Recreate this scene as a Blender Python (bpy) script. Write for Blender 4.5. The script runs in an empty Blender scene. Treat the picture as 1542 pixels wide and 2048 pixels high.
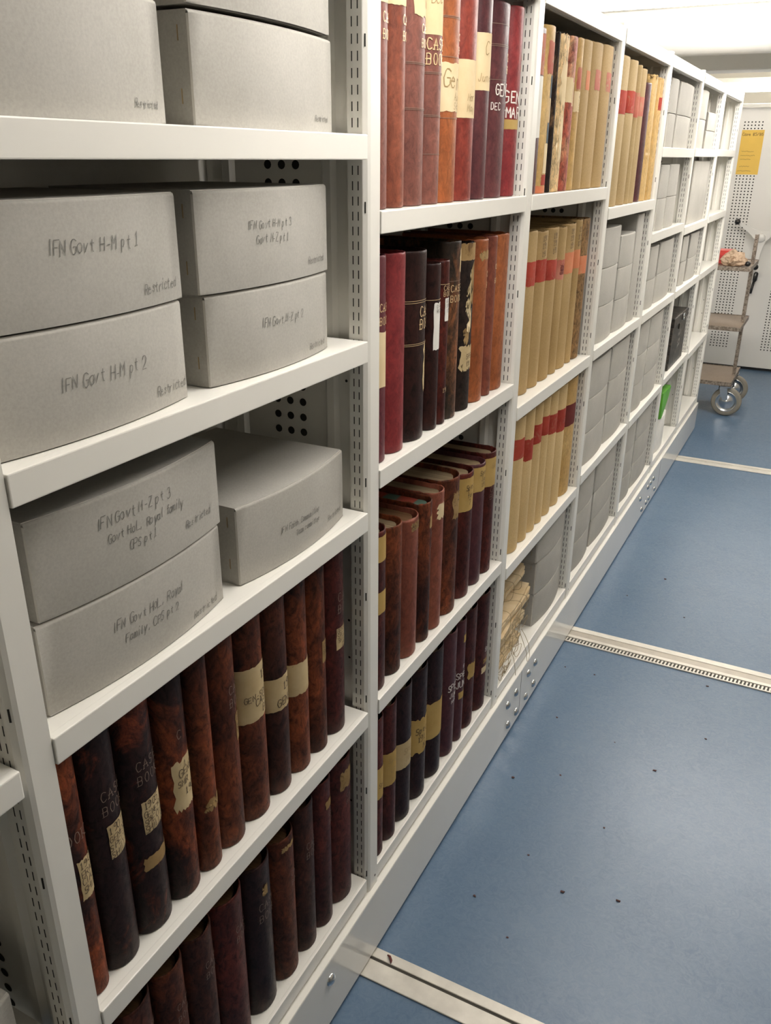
import bpy, bmesh, math, random
from mathutils import Vector, Matrix, noise

random.seed(7)
S = 0.85                       # one shelving bay = 1 unit = 0.85 m
PI = math.pi
scn = bpy.context.scene
COL = scn.collection

# ------------------------------------------------------------------ camera
cam_d = bpy.data.cameras.new('camera')
cam = bpy.data.objects.new('camera', cam_d)
COL.objects.link(cam)
scn.camera = cam
R = ((0.88802, 0.45990, 0.00722), (0.18463, -0.34213, -0.92133), (-0.42125, 0.81949, -0.38873))
M = Matrix(((R[0][0], -R[1][0], -R[2][0]), (R[0][1], -R[1][1], -R[2][1]), (R[0][2], -R[1][2], -R[2][2])))
cam.matrix_world = Matrix.Translation(Vector((0.8683, -0.6539, 2.2174)) * S) @ M.to_4x4()
cam_d.sensor_fit = 'VERTICAL'
cam_d.sensor_height = 36.0
cam_d.lens = 1685.47 * 36.0 / 2048.0
cam_d.clip_start = 0.02

# ------------------------------------------------------------------ world, exposure, lights
world = bpy.data.worlds.new('world')
scn.world = world
world.use_nodes = True
world.node_tree.nodes['Background'].inputs[0].default_value = (1.0, 0.96, 0.9, 1)
world.node_tree.nodes['Background'].inputs[1].default_value = 0.3
scn.view_settings.view_transform = 'Standard'
scn.view_settings.look = 'None'
scn.view_settings.gamma = 1.0
scn.view_settings.use_curve_mapping = False
scn.view_settings.exposure = 0.4
scn.cycles.use_denoising = True
scn.cycles.max_bounces = 6
scn.cycles.diffuse_bounces = 4
LAMP_POWER = 26.0
LAMP_COL = (1.0, 0.955, 0.905)
# (x, y, z, length along x, strength factor) of the fluorescent battens, units of one bay
LAMPS = [(0.48, 0.95, 3.05, 0.8, 1.35), (0.5, 3.4, 3.17, 0.9, 1.05), (0.25, 5.65, 3.17, 1.7, 1.9), (0.35, 10.0, 2.94, 2.0, 1.15)]  # second batten is added to brighten the middle bays

# ------------------------------------------------------------------ materials
def lin(c):
    c /= 255.0
    return c / 12.92 if c <= 0.04045 else ((c + 0.055) / 1.055) ** 2.4
def rgb(r, g, b): return (lin(r), lin(g), lin(b), 1.0)

def base_mat(name, rough=0.5, metal=0.0, spec=0.5):
    m = bpy.data.materials.new(name); m.use_nodes = True
    b = m.node_tree.nodes['Principled BSDF']
    b.inputs['Roughness'].default_value = rough
    b.inputs['Metallic'].default_value = metal
    b.inputs['Specular IOR Level'].default_value = spec
    return m, m.node_tree, b

def coords(nt, scale=(1, 1, 1)):
    N = nt.nodes; L = nt.links
    tc = N.new('ShaderNodeTexCoord'); oi = N.new('ShaderNodeObjectInfo')
    mul = N.new('ShaderNodeVectorMath'); mul.operation = 'SCALE'
    cmb = N.new('ShaderNodeCombineXYZ')
    L.new(oi.outputs['Random'], cmb.inputs[0]); L.new(oi.outputs['Random'], cmb.inputs[2])
    L.new(cmb.outputs[0], mul.inputs[0]); mul.inputs['Scale'].default_value = 37.0
    add = N.new('ShaderNodeVectorMath'); add.operation = 'ADD'
    mp = N.new('ShaderNodeMapping'); mp.inputs['Scale'].default_value = scale
    L.new(tc.outputs['Object'], mp.inputs[0])
    L.new(mp.outputs[0], add.inputs[0]); L.new(mul.outputs[0], add.inputs[1])
    return add.outputs[0]

def noise_node(nt, vec, scale, detail=4, rough=0.6, dist=0.0):
    n = nt.nodes.new('ShaderNodeTexNoise')
    n.inputs['Scale'].default_value = scale; n.inputs['Detail'].default_value = detail
    n.inputs['Roughness'].default_value = rough; n.inputs['Distortion'].default_value = dist
    nt.links.new(vec, n.inputs['Vector'])
    return n.outputs['Fac']

def ramp(nt, fac, stops):
    r = nt.nodes.new('ShaderNodeValToRGB')
    e = r.color_ramp.elements
    e[0].position, e[0].color = stops[0]
    e[1].position, e[1].color = stops[-1]
    for p, c in stops[1:-1]:
        k = e.new(p); k.color = c
    nt.links.new(fac, r.inputs[0])
    return r.outputs[0]

def mixc(nt, fac, a, b, mode='MIX'):
    m = nt.nodes.new('ShaderNodeMix'); m.data_type = 'RGBA'; m.blend_type = mode
    for sock, v in ((m.inputs[0], fac), (m.inputs[6], a), (m.inputs[7], b)):
        if hasattr(v, 'links') or hasattr(v, 'is_linked'): nt.links.new(v, sock)
        else: sock.default_value = v
    return m.outputs[2]

def bump(nt, b, h, strength=0.3, dist=0.002):
    n = nt.nodes.new('ShaderNodeBump'); n.inputs['Strength'].default_value = strength
    n.inputs['Distance'].default_value = dist
    nt.links.new(h, n.inputs['Height']); nt.links.new(n.outputs[0], b.inputs['Normal'])

def plain(name, col, rough=0.5, metal=0.0, spec=0.5, var=0.06, scale=30):
    m, nt, b = base_mat(name, rough, metal, spec)
    v = coords(nt); f = noise_node(nt, v, scale)
    d = tuple(max(0, c * (1 - var)) for c in col[:3]) + (1,)
    l = tuple(min(1, c * (1 + var)) for c in col[:3]) + (1,)
    nt.links.new(ramp(nt, f, [(0.3, d), (0.7, l)]), b.inputs['Base Color'])
    return m

def leather(name, base, patch, lo=0.45, hi=0.6, rough=0.5, fleck=None, scale=16, spec=0.2, cloth=False, con=1.0):
    """old bookcloth or calf: base colour, worn patches, fine scratches"""
    m, nt, b = base_mat(name, rough, 0, spec)
    v = coords(nt, (1, 1, 0.6))
    if cloth:
        f1 = noise_node(nt, v, scale, 3, 0.5); f2 = noise_node(nt, v, 300, 2, 0.6)
        c = ramp(nt, f1, [(lo, base), (hi, patch)])
        c = mixc(nt, 1.0, c, ramp(nt, f2, [(0.3, (0.92, 0.92, 0.92, 1)), (0.7, (1.06, 1.06, 1.06, 1))]), 'MULTIPLY')
    else:
        f1 = noise_node(nt, v, scale, 10, 0.72, 1.1); f2 = noise_node(nt, v, 75, 6, 0.75, 0.8)
        fb = noise_node(nt, v, 5.0, 2, 0.5)
        mx = nt.nodes.new('ShaderNodeMath'); mx.operation = 'MULTIPLY_ADD'; mx.inputs[1].default_value = 0.55
        nt.links.new(fb, mx.inputs[0])
        ma = nt.nodes.new('ShaderNodeMath'); ma.operation = 'MULTIPLY'; ma.inputs[1].default_value = 0.5
        nt.links.new(f1, ma.inputs[0]); nt.links.new(ma.outputs[0], mx.inputs[2])
        f1 = mx.outputs[0]
        c = ramp(nt, f1, [(lo, base), (lo + (hi - lo) * .55, tuple(a * .6 + d * .4 for a, d in zip(base, patch))), (hi, patch)])
        c = mixc(nt, 1.0, c, ramp(nt, f2, [(0.34, (1 - .68 * con, 1 - .70 * con, 1 - .70 * con, 1)), (0.48, (0.97, .97, .97, 1)), (0.66, (1 + .7 * con, 1 + .5 * con, 1 + .35 * con, 1))]), 'MULTIPLY')
    if fleck:
        f3 = noise_node(nt, v, 34, 6, 0.75, 1.5)
        k = ramp(nt, f3, [(0.6, (0, 0, 0, 1)), (0.68, (1, 1, 1, 1))])
        c = mixc(nt, k, c, fleck)
    nt.links.new(c, b.inputs['Base Color'])
    nt.links.new(ramp(nt, f2, [(0.3, (rough + .12,) * 3 + (1,)), (0.7, (rough - .08,) * 3 + (1,))]), b.inputs['Roughness'])
    bump(nt, b, f2, 0.15 if cloth else 0.4, 0.0012)
    return m

MAT = {}
MAT['steel'] = plain('white_painted_steel', (0.76, 0.74, 0.68, 1), 0.32, 0, 0.5, 0.012, 6)
MAT['slot'] = plain('slot_shade_and_seam', (0.035, 0.033, 0.03, 1), 0.8, 0, 0.1)  # near-black tone paints the shade within slots and holes; plinth seams share it
MAT['plinth'] = plain('white_plinth_with_painted_shade', (0.70, 0.69, 0.65, 1), 0.16, 0, 0.5, 0.015, 5)  # white paint toned darker for the weaker light on the plinth face
MAT['chrome'] = plain('zinc_bolt_metal', (0.62, 0.63, 0.64, 1), 0.2, 1.0, 0.5, 0.05)
MAT['alu'] = plain('aluminium_rail', (0.60, 0.57, 0.50, 1), 0.4, 0.25, 0.5, 0.12, 14)
MAT['rail_dark'] = plain('dark_rail_groove', (0.06, 0.055, 0.045, 1), 0.7, 0, 0.2)  # flat dark colour for the rail grooves and rack bed
MAT['black'] = plain('black_plastic', (0.012, 0.012, 0.012, 1), 0.3)
MAT['brass'] = plain('brass_staple', (0.45, 0.33, 0.18, 1), 0.35, 0.8)
MAT['pencil'] = plain('pencil_mark', (0.17, 0.165, 0.15, 1), 0.7)
MAT['ink'] = plain('faded_ink', (0.06, 0.035, 0.02, 1), 0.7)
MAT['brownink'] = plain('pale_brown_ink', (0.30, 0.21, 0.09, 1), 0.7)
MAT['gold'] = plain('gold_tooling', (0.75, 0.55, 0.30, 1), 0.4, 0.3)
MAT['dull'] = plain('dulled_tooling', (0.20, 0.135, 0.10, 1), 0.5)
MAT['white'] = plain('white_paint_lettering', (0.75, 0.68, 0.62, 1), 0.6)
MAT['string'] = plain('hemp_string', (0.35, 0.27, 0.16, 1), 0.9)
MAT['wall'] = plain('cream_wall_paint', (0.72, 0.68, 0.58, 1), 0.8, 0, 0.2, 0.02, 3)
MAT['wall_dim'] = plain('fill_limiting_dark_wall', (0.34, 0.32, 0.28, 1), 0.8, 0, 0.2, 0.02, 3)  # wall tone darkened to cut bounced fill light
MAT['ceiling'] = plain('white_ceiling_paint', (0.82, 0.80, 0.75, 1), 0.85, 0, 0.2, 0.015, 3)
MAT['red'] = plain('red_card', (0.55, 0.05, 0.04, 1), 0.5)
MAT['green'] = plain('bright_green_plastic', (0.13, 0.42, 0.04, 1), 0.4, 0, 0.5, 0.15, 12)
MAT['yellow'] = plain('yellow_notice_paper', (0.75, 0.49, 0.10, 1), 0.6, 0, 0.3, 0.03, 8)
MAT['notice_ink'] = plain('brown_notice_print', (0.30, 0.19, 0.05, 1), 0.7)
MAT['whitecard'] = plain('white_card', (0.72, 0.70, 0.65, 1), 0.6)
MAT['panel'] = plain('pale_grey_end_panel', (0.74, 0.72, 0.68, 1), 0.4, 0, 0.4, 0.01, 3)
MAT['tyre'] = plain('grey_rubber_tyre', (0.22, 0.20, 0.16, 1), 0.6)

def mk_box():
    m, nt, b = base_mat('grey_archival_board', 0.75, 0, 0.25)
    v = coords(nt); f = noise_node(nt, v, 7, 3); g = noise_node(nt, v, 260, 2)
    c = ramp(nt, f, [(0.3, (0.365, 0.350, 0.312, 1)), (0.7, (0.42, 0.403, 0.363, 1))])
    c = mixc(nt, 1.0, c, ramp(nt, g, [(0.3, (.93, .93, .93, 1)), (0.7, (1.05, 1.05, 1.05, 1))]), 'MULTIPLY')
    nt.links.new(c, b.inputs['Base Color']); bump(nt, b, g, 0.12, 0.0006)
    return m
MAT['board'] = mk_box()
MAT['board_edge'] = plain('pale_cut_board_edge', (0.62, 0.60, 0.55, 1), 0.8)

def mk_floor():
    m, nt, b = base_mat('blue_marbled_linoleum', 0.34, 0, 0.5)
    N = nt.nodes
    tc = N.new('ShaderNodeTexCoord'); v = tc.outputs['Object']
    f = noise_node(nt, v, 3.0, 8, 0.7, 1.2); g = noise_node(nt, v, 38, 6, 0.75, 2.0); h = noise_node(nt, v, 150, 3, 0.7)
    c = ramp(nt, f, [(0.3, (0.058, 0.110, 0.186, 1)), (0.7, (0.082, 0.140, 0.220, 1))])
    c = mixc(nt, ramp(nt, g, [(0.38, (0, 0, 0, 1)), (0.70, (0.85, 0.85, 0.85, 1))]), c, (0.115, 0.17, 0.235, 1))
    c = mixc(nt, ramp(nt, h, [(0.62, (0, 0, 0, 1)), (0.8, (0.5, 0.5, 0.5, 1))]), c, (0.05, 0.10, 0.19, 1))
    nt.links.new(c, b.inputs['Base Color'])
    nt.links.new(ramp(nt, g, [(0.3, (0.4, 0.4, 0.4, 1)), (0.7, (0.3, 0.3, 0.3, 1))]), b.inputs['Roughness'])
    bump(nt, b, h, 0.06, 0.001)
    return m
MAT['floor'] = mk_floor()

def mk_paper(name, a, b_, stain, amount=0.62):
    m, nt, b = base_mat(name, 0.8, 0, 0.2)
    v = coords(nt); f = noise_node(nt, v, 14, 5, 0.6); g = noise_node(nt, v, 30, 6, 0.7, 1.0)
    c = ramp(nt, f, [(0.3, a), (0.7, b_)])
    c = mixc(nt, ramp(nt, g, [(amount, (0, 0, 0, 1)), (amount + .12, (0.8, 0.8, 0.8, 1))]), c, stain)
    nt.links.new(c, b.inputs['Base Color'])
    return m
MAT['label'] = mk_paper('aged_paper_label', (0.44, 0.33, 0.17, 1), (0.55, 0.43, 0.25, 1), (0.20, 0.12, 0.06, 1))
MAT['label_dark'] = mk_paper('browned_paper_label', (0.24, 0.15, 0.06, 1), (0.38, 0.25, 0.11, 1), (0.10, 0.05, 0.02, 1), 0.55)
MAT['label_white'] = mk_paper('white_printed_label', (0.68, 0.66, 0.60, 1), (0.72, 0.70, 0.65, 1), (0.5, 0.48, 0.42, 1), 0.7)
MAT['label_cream'] = mk_paper('cream_paper_label', (0.62, 0.48, 0.28, 1), (0.70, 0.57, 0.36, 1), (0.45, 0.3, 0.15, 1), 0.7)
MAT['label_ochre'] = mk_paper('ochre_paper_label', (0.40, 0.26, 0.08, 1), (0.48, 0.33, 0.12, 1), (0.3, 0.18, 0.05, 1), 0.7)
MAT['label_red'] = mk_paper('red_leather_label', (0.25, 0.025, 0.016, 1), (0.40, 0.06, 0.036, 1), (0.33, 0.13, 0.08, 1), 0.55)
MAT['label_orange'] = mk_paper('faded_orange_label', (0.52, 0.15, 0.07, 1), (0.58, 0.24, 0.12, 1), (0.5, 0.3, 0.16, 1), 0.58)
MAT['label_pink'] = mk_paper('faded_red_label', (0.38, 0.10, 0.07, 1), (0.48, 0.20, 0.14, 1), (0.40, 0.28, 0.16, 1), 0.55)
MAT['label_maroon'] = mk_paper('maroon_leather_label', (0.09, 0.015, 0.015, 1), (0.14, 0.025, 0.02, 1), (0.2, 0.06, 0.04, 1), 0.65)
MAT['label_blue'] = mk_paper('dark_blue_spine_patch', (0.06, 0.09, 0.11, 1), (0.09, 0.12, 0.14, 1), (0.2, 0.18, 0.12, 1), 0.7)
MAT['bundle'] = mk_paper('buff_aged_paper', (0.55, 0.41, 0.23, 1), (0.68, 0.55, 0.36, 1), (0.40, 0.25, 0.10, 1), 0.62)
MAT['bag'] = mk_paper('crumpled_wrapping_paper', (0.50, 0.36, 0.25, 1), (0.62, 0.47, 0.34, 1), (0.16, 0.08, 0.035, 1), 0.5)

def mk_pages(name, a, b_, edge=None):
    m, nt, b = base_mat(name, 0.8, 0, 0.2)
    v = coords(nt, (0.3, 26, 1)); f = noise_node(nt, v, 9, 4, 0.7)
    c = ramp(nt, f, [(0.3, a), (0.7, b_)])
    if edge:
        w = nt.nodes.new('ShaderNodeTexNoise'); w.inputs['Scale'].default_value = 16
        nt.links.new(coords(nt, (1, .1, 1)), w.inputs['Vector'])
        c = mixc(nt, ramp(nt, w.outputs['Fac'], [(0.45, (0, 0, 0, 1)), (0.5, (1, 1, 1, 1))]), c, edge)
    nt.links.new(c, b.inputs['Base Color'])
    return m
MAT['pages'] = mk_pages('browned_page_edges', (0.16, 0.11, 0.06, 1), (0.33, 0.25, 0.15, 1))
MAT['pages_brown_shade'] = mk_pages('brown_and_shade_page_edges', (0.11, 0.055, 0.025, 1), (0.19, 0.10, 0.045, 1))  # dark brown; also paints the shade on bottom-shelf page tops
MAT['pages_marbled'] = mk_pages('marbled_page_edges', (0.05, 0.10, 0.08, 1), (0.12, 0.17, 0.12, 1), (0.28, 0.05, 0.03, 1))

LE = {
 'rot':     leather('red_rotted_dark_leather', (0.018, 0.007, 0.006, 1), (0.20, 0.048, 0.016, 1), 0.47, 0.60, 0.55),
 'rust':    leather('rust_brown_leather', (0.022, 0.007, 0.005, 1), (0.175, 0.046, 0.016, 1), 0.41, 0.62, 0.52),
 'dark':    leather('near_black_purple_leather', (0.016, 0.006, 0.0055, 1), (0.032, 0.011, 0.009, 1), 0.4, 0.7, 0.42),
 'darkrot': leather('dark_leather_with_red_worn_patches', (0.019, 0.0085, 0.0078, 1), (0.17, 0.038, 0.016, 1), 0.60, 0.67, 0.48),
 'brown':   leather('dark_brown_leather', (0.020, 0.008, 0.006, 1), (0.085, 0.025, 0.013, 1), 0.42, 0.64, 0.5),
 'maroon':  leather('dark_maroon_leather', (0.034, 0.007, 0.0055, 1), (0.095, 0.019, 0.013, 1), 0.42, 0.64, 0.45),
 'mauve':   leather('mauve_brown_leather', (0.13, 0.050, 0.040, 1), (0.25, 0.10, 0.075, 1), 0.35, 0.7, 0.45, con=0.42),
 'redbrown':leather('red_brown_leather', (0.12, 0.033, 0.022, 1), (0.26, 0.085, 0.05, 1), 0.35, 0.68, 0.45, con=0.42),
 'orange':  leather('orange_brown_leather', (0.20, 0.055, 0.018, 1), (0.36, 0.12, 0.045, 1), 0.35, 0.65, 0.45, con=0.42),
 'red':     leather('worn_red_leather', (0.13, 0.02, 0.016, 1), (0.24, 0.05, 0.034, 1), 0.36, 0.66, 0.42, con=0.42),
 'crimson': leather('crimson_leather', (0.17, 0.022, 0.026, 1), (0.27, 0.05, 0.05, 1), 0.38, 0.68, 0.4, con=0.42),
 'plum':    leather('plum_leather', (0.055, 0.018, 0.022, 1), (0.12, 0.04, 0.042, 1), 0.4, 0.7, 0.38, con=0.42),
 'plumwine':leather('wine_purple_cloth', (0.09, 0.02, 0.028, 1), (0.15, 0.04, 0.045, 1), 0.4, 0.7, 0.45, con=0.42),
 'bluebrown': leather('black_and_brown_worn_leather', (0.022, 0.016, 0.012, 1), (0.19, 0.075, 0.03, 1), 0.50, 0.62, 0.5),
 'tan':     leather('tan_buckram', (0.34, 0.225, 0.095, 1), (0.43, 0.295, 0.135, 1), 0.35, 0.68, 0.7, None, 6, 0.2, True),
 'olive':   leather('olive_tan_buckram', (0.34, 0.24, 0.115, 1), (0.42, 0.31, 0.16, 1), 0.35, 0.68, 0.7, None, 6, 0.2, True),
 'cream':   leather('cream_vellum', (0.49, 0.34, 0.150, 1), (0.61, 0.44, 0.215, 1), 0.35, 0.68, 0.6, None, 5, 0.3, True),
 'vellum':  leather('yellowed_vellum', (0.42, 0.26, 0.085, 1), (0.58, 0.40, 0.17, 1), 0.35, 0.65, 0.55, None, 7, 0.3, con=0.3),
 'browntan':leather('brown_stained_buckram', (0.16, 0.09, 0.035, 1), (0.26, 0.165, 0.075, 1), 0.35, 0.65, 0.65, None, 5, 0.2),
 'ruin':    leather('flaking_cream_spine', (0.035, 0.02, 0.012, 1), (0.52, 0.38, 0.20, 1), 0.38, 0.46, 0.7, (0.10, 0.05, 0.02, 1), 9, 0.2),
 'ruindark': leather('broken_dark_leather', (0.014, 0.008, 0.006, 1), (0.20, 0.12, 0.06, 1), 0.53, 0.62, 0.7, None, 12, 0.2),
 'redcream':leather('worn_red_and_cream_spine', (0.29, 0.07, 0.045, 1), (0.50, 0.33, 0.18, 1), 0.50, 0.60, 0.6, (0.18, 0.03, 0.02, 1), 9, 0.25),
}

def mk_trolley():
    m, nt, b = base_mat('worn_brown_enamelled_metal', 0.5, 0, 0.4)
    v = coords(nt); f = noise_node(nt, v, 4, 3); g = noise_node(nt, v, 90, 4, 0.7)
    c = ramp(nt, f, [(0.3, (0.24, 0.185, 0.14, 1)), (0.7, (0.30, 0.235, 0.18, 1))])
    c = mixc(nt, ramp(nt, g, [(0.60, (0, 0, 0, 1)), (0.66, (.8, .8, .8, 1))]), c, (0.09, 0.055, 0.035, 1))
    nt.links.new(c, b.inputs['Base Color']); return m
def mk_speck():
    m, nt, b = base_mat('chipped_grey_metal_edge', 0.5, 0.2, 0.4)
    v = coords(nt); g = noise_node(nt, v, 70, 4, 0.7)
    nt.links.new(ramp(nt, g, [(0.40, (0.13, 0.10, 0.075, 1)), (0.60, (0.33, 0.28, 0.23, 1))]), b.inputs['Base Color']); return m
MAT['trolley'] = mk_trolley(); MAT['trolley_edge'] = mk_speck()

def mk_tin():
    m, nt, b = base_mat('worn_black_japanned_tin', 0.4, 0.1, 0.5)
    v = coords(nt); g = noise_node(nt, v, 26, 6, 0.75, 0.5)
    nt.links.new(ramp(nt, g, [(0.50, (0.018, 0.015, 0.012, 1)), (0.72, (0.17, 0.14, 0.11, 1))]), b.inputs['Base Color']); return m
MAT['tin'] = mk_tin()
def mk_emit(strength):
    m, nt, b = base_mat('fluorescent_diffuser', 0.5)
    b.inputs['Base Color'].default_value = (0.9, 0.9, 0.88, 1)
    b.inputs['Emission Color'].default_value = LAMP_COL + (1,)
    b.inputs['Emission Strength'].default_value = strength
    return m

# ------------------------------------------------------------------ object helpers
def thing(name, label, cat, loc=(0, 0, 0), rotz=0.0, group=None):
    o = bpy.data.objects.new(name, None); COL.objects.link(o)
    o.location = Vector(loc) * S; o.rotation_euler = (0, 0, rotz)
    o.empty_display_size = 0.05
    o['label'] = label; o['category'] = cat
    if group: o['group'] = group
    return o
def tag(o, label, cat, group=None, kind=None):
    o['label'] = label; o['category'] = cat
    if group: o['group'] = group
    if kind: o['kind'] = kind
    return o
def obj(name, bm, mats, parent=None, smooth=False, loc=None, label=None):
    """units of one bay in, metres out; one mesh object"""
    if not isinstance(mats, (list, tuple)): mats = [mats]
    for v in bm.verts: v.co *= S
    bm.normal_update()
    me = bpy.data.meshes.new(name); bm.to_mesh(me); bm.free()
    for m in mats: me.materials.append(m)
    if smooth:
        for p in me.polygons: p.use_smooth = True
    o = bpy.data.objects.new(name, me); COL.objects.link(o)
    if parent: o.parent = parent
    if loc is not None: o.location = Vector(loc) * S
    if label: o['label'] = label
    return o
def struct(name, bm, mats, loc=None):
    o = obj(name, bm, mats, loc=loc); o['kind'] = 'structure'; return o
def B(): return bmesh.new()

def box(bm, x0, x1, y0, y1, z0, z1, mi=0, bevel=0.0, seg=1):
    vs = [bm.verts.new(p) for p in ((x0, y0, z0), (x1, y0, z0), (x1, y1, z0), (x0, y1, z0), (x0, y0, z1), (x1, y0, z1), (x1, y1, z1), (x0, y1, z1))]
    fs = [bm.faces.new([vs[i] for i in q]) for q in ((0, 3, 2, 1), (4, 5, 6, 7), (0, 1, 5, 4), (1, 2, 6, 5), (2, 3, 7, 6), (3, 0, 4, 7))]
    for f in fs: f.material_index = mi
    if bevel > 0:
        es = set(e for f in fs for e in f.edges)
        r = bmesh.ops.bevel(bm, geom=list(es), offset=bevel, segments=seg, affect='EDGES', profile=0.6)
        for f in r['faces']: f.material_index = mi
    return vs
def quad(bm, pts, mi=0):
    f = bm.faces.new([bm.verts.new(p) for p in pts]); f.material_index = mi; return f
def disc(bm, c, r, axis='y', n=12, mi=0, flip=False):
    pts = []
    for i in range(n):
        a = 2 * PI * i / n
        u, v = r * math.cos(a), r * math.sin(a)
        pts.append((c[0], c[1] + u, c[2] + v) if axis == 'x' else (c[0] + u, c[1], c[2] + v) if axis == 'y' else (c[0] + u, c[1] + v, c[2]))
    f = quad(bm, pts[::-1] if flip else pts, mi); return f
def tube(bm, path, r, n=6, mi=0, cap=True):
    P = [Vector(p) for p in path]; rings = []
    up = Vector((0.13, 0.21, 0.97))
    for i, p in enumerate(P):
        t = (P[min(i + 1, len(P) - 1)] - P[max(i - 1, 0)])
        t = t.normalized() if t.length > 1e-9 else Vector((0, 0, 1))
        a = t.cross(up)
        if a.length < 1e-3: a = t.cross(Vector((1, 0, 0)))
        a.normalize(); b = t.cross(a)
        rr = r[i] if isinstance(r, (list, tuple)) else r
        rings.append([bm.verts.new(p + a * rr * math.cos(2 * PI * k / n) + b * rr * math.sin(2 * PI * k / n)) for k in range(n)])
    for i in range(len(rings) - 1):
        for k in range(n):
            f = bm.faces.new((rings[i][k], rings[i][(k + 1) % n], rings[i + 1][(k + 1) % n], rings[i + 1][k])); f.material_index = mi; f.smooth = True
    if cap:
        bm.faces.new(rings[0][::-1]).material_index = mi; bm.faces.new(rings[-1]).material_index = mi
def lathe(bm, prof, origin, axis='x', n=24, mi=0):
    """prof: (radius, along) pairs"""
    o = Vector(origin); rings = []
    for r, h in prof:
        ring = []
        for k in range(n):
            a = 2 * PI * k / n; c, s = r * math.cos(a), r * math.sin(a)
            d = (h, c, s) if axis == 'x' else (c, h, s) if axis == 'y' else (c, s, h)
            ring.append(bm.verts.new(o + Vector(d)))
        rings.append(ring)
    for i in range(len(rings) - 1):
        for k in range(n):
            f = bm.faces.new((rings[i][k], rings[i][(k + 1) % n], rings[i + 1][(k + 1) % n], rings[i + 1][k])); f.material_index = mi; f.smooth = True
    bmesh.ops.recalc_face_normals(bm, faces=bm.faces[:])

# ------------------------------------------------------------------ single-stroke lettering
G = {
'A': '00 38 60|13 53', 'B': '00 08 38 57 55 44 04|44 53 51 40 00', 'C': '67 48 28 17 04 11 20 40 61', 'D': '00 08 38 56 63 51 30 00',
'E': '60 00 08 68|04 44', 'F': '00 08 68|04 44', 'G': '67 48 28 17 04 11 20 40 61 64 34', 'H': '00 08|60 68|04 64', 'I': '30 38',
'J': '02 10 30 42 48', 'K': '00 08|68 04 60', 'L': '08 00 60', 'M': '00 08 33 68 60', 'N': '00 08 60 68', 'O': '20 11 04 17 28 48 57 64 51 40 20',
'P': '00 08 48 67 65 44 04', 'Q': '20 11 04 17 28 48 57 64 51 40 20|42 70', 'R': '00 08 48 67 65 44 04|34 60', 'S': '67 48 28 17 15 24 44 53 51 40 20 01',
'T': '08 68|38 30', 'U': '08 02 10 30 50 62 68', 'V': '08 30 68', 'W': '08 20 35 50 68', 'X': '00 68|08 60', 'Y': '08 34 68|34 30', 'Z': '08 68 00 60',
'0': '20 02 06 28 48 66 62 40 20', '1': '16 38 30|10 50', '2': '06 18 48 66 54 00 60', '3': '07 18 48 57 55 34|34 54 63 61 40 10 01', '4': '50 58 03 63',
'5': '68 08 05 45 64 61 40 10 01', '6': '58 28 05 02 20 40 62 63 45 15 03', '7': '08 68 20', '8': '34 15 17 28 48 57 55 34 12 11 20 40 51 52 34', '9': '10 40 63 66 48 28 06 15 34 56',
'a': '54 35 15 03 01 10 30 52|55 51 60', 'b': '08 00|04 25 44 52 30 10 01', 'c': '54 35 15 03 01 10 30 51', 'd': '54 35 15 03 01 10 30 52|58 50', 'e': '03 53 44 25 14 02 20 40 51',
'f': '57 48 37 30|15 55', 'g': '54 35 15 03 11 31 53|55 5b 3c 1b', 'h': '08 00|04 25 44 50', 'i': '25 20|27 28', 'l': '28 20', 'm': '00 05|04 15 24 30|34 45 54 60', 'n': '00 05|04 25 44 50',
'o': '20 02 04 25 45 53 51 30 20', 'p': '0c 05|04 25 44 42 20 01', 'r': '00 05|03 25 45', 's': '54 25 14 33 42 30 01', 't': '37 32 40 50|15 55', 'u': '05 02 10 30 52|55 50',
'v': '05 20 55', 'y': '05 20|55 1c', '-': '13 43', '/': '00 68', '.': '20 21', ',': '21 1a', ':': '21 22|25 26', ' ': ''}
def pt(s):
    f = lambda c: int(c) if c.isdigit() else -(ord(c) - 96)
    return f(s[0]), f(s[1])
def text_strokes(txt, size, jitter=0.0, slant=0.0, serif=False, spacing=0.22, rnd=random, wide=0.62):
    """polylines in a plane, origin at left baseline; returns strokes and total width"""
    out = []; x = 0.0; k = size / 8.0
    for ch in txt:
        g = G.get(ch, '')
        w = wide * size if ch not in 'il., 1I' else wide * .66 * size
        jx, jy = (rnd.uniform(-1, 1) * jitter * size for _ in range(2))
        sc = 1 + rnd.uniform(-1, 1) * jitter
        if g:
            for pl in g.split('|'):
                pts = []
                for s in pl.split():
                    a, b = pt(s)
                    a = a * (w / (6.0 * k))
                    pts.append((x + jx + (a * k + slant * b * k) * sc, jy + b * k * sc))
                out.append(pts)
                if serif and ch in 'ABDEFHIKLMNPRT':
                    for e in (pts[0], pts[-1]):
                        out.append([(e[0] - .09 * size, e[1]), (e[0] + .09 * size, e[1])])
        x += w + spacing * size
    return out, x - spacing * size
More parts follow.
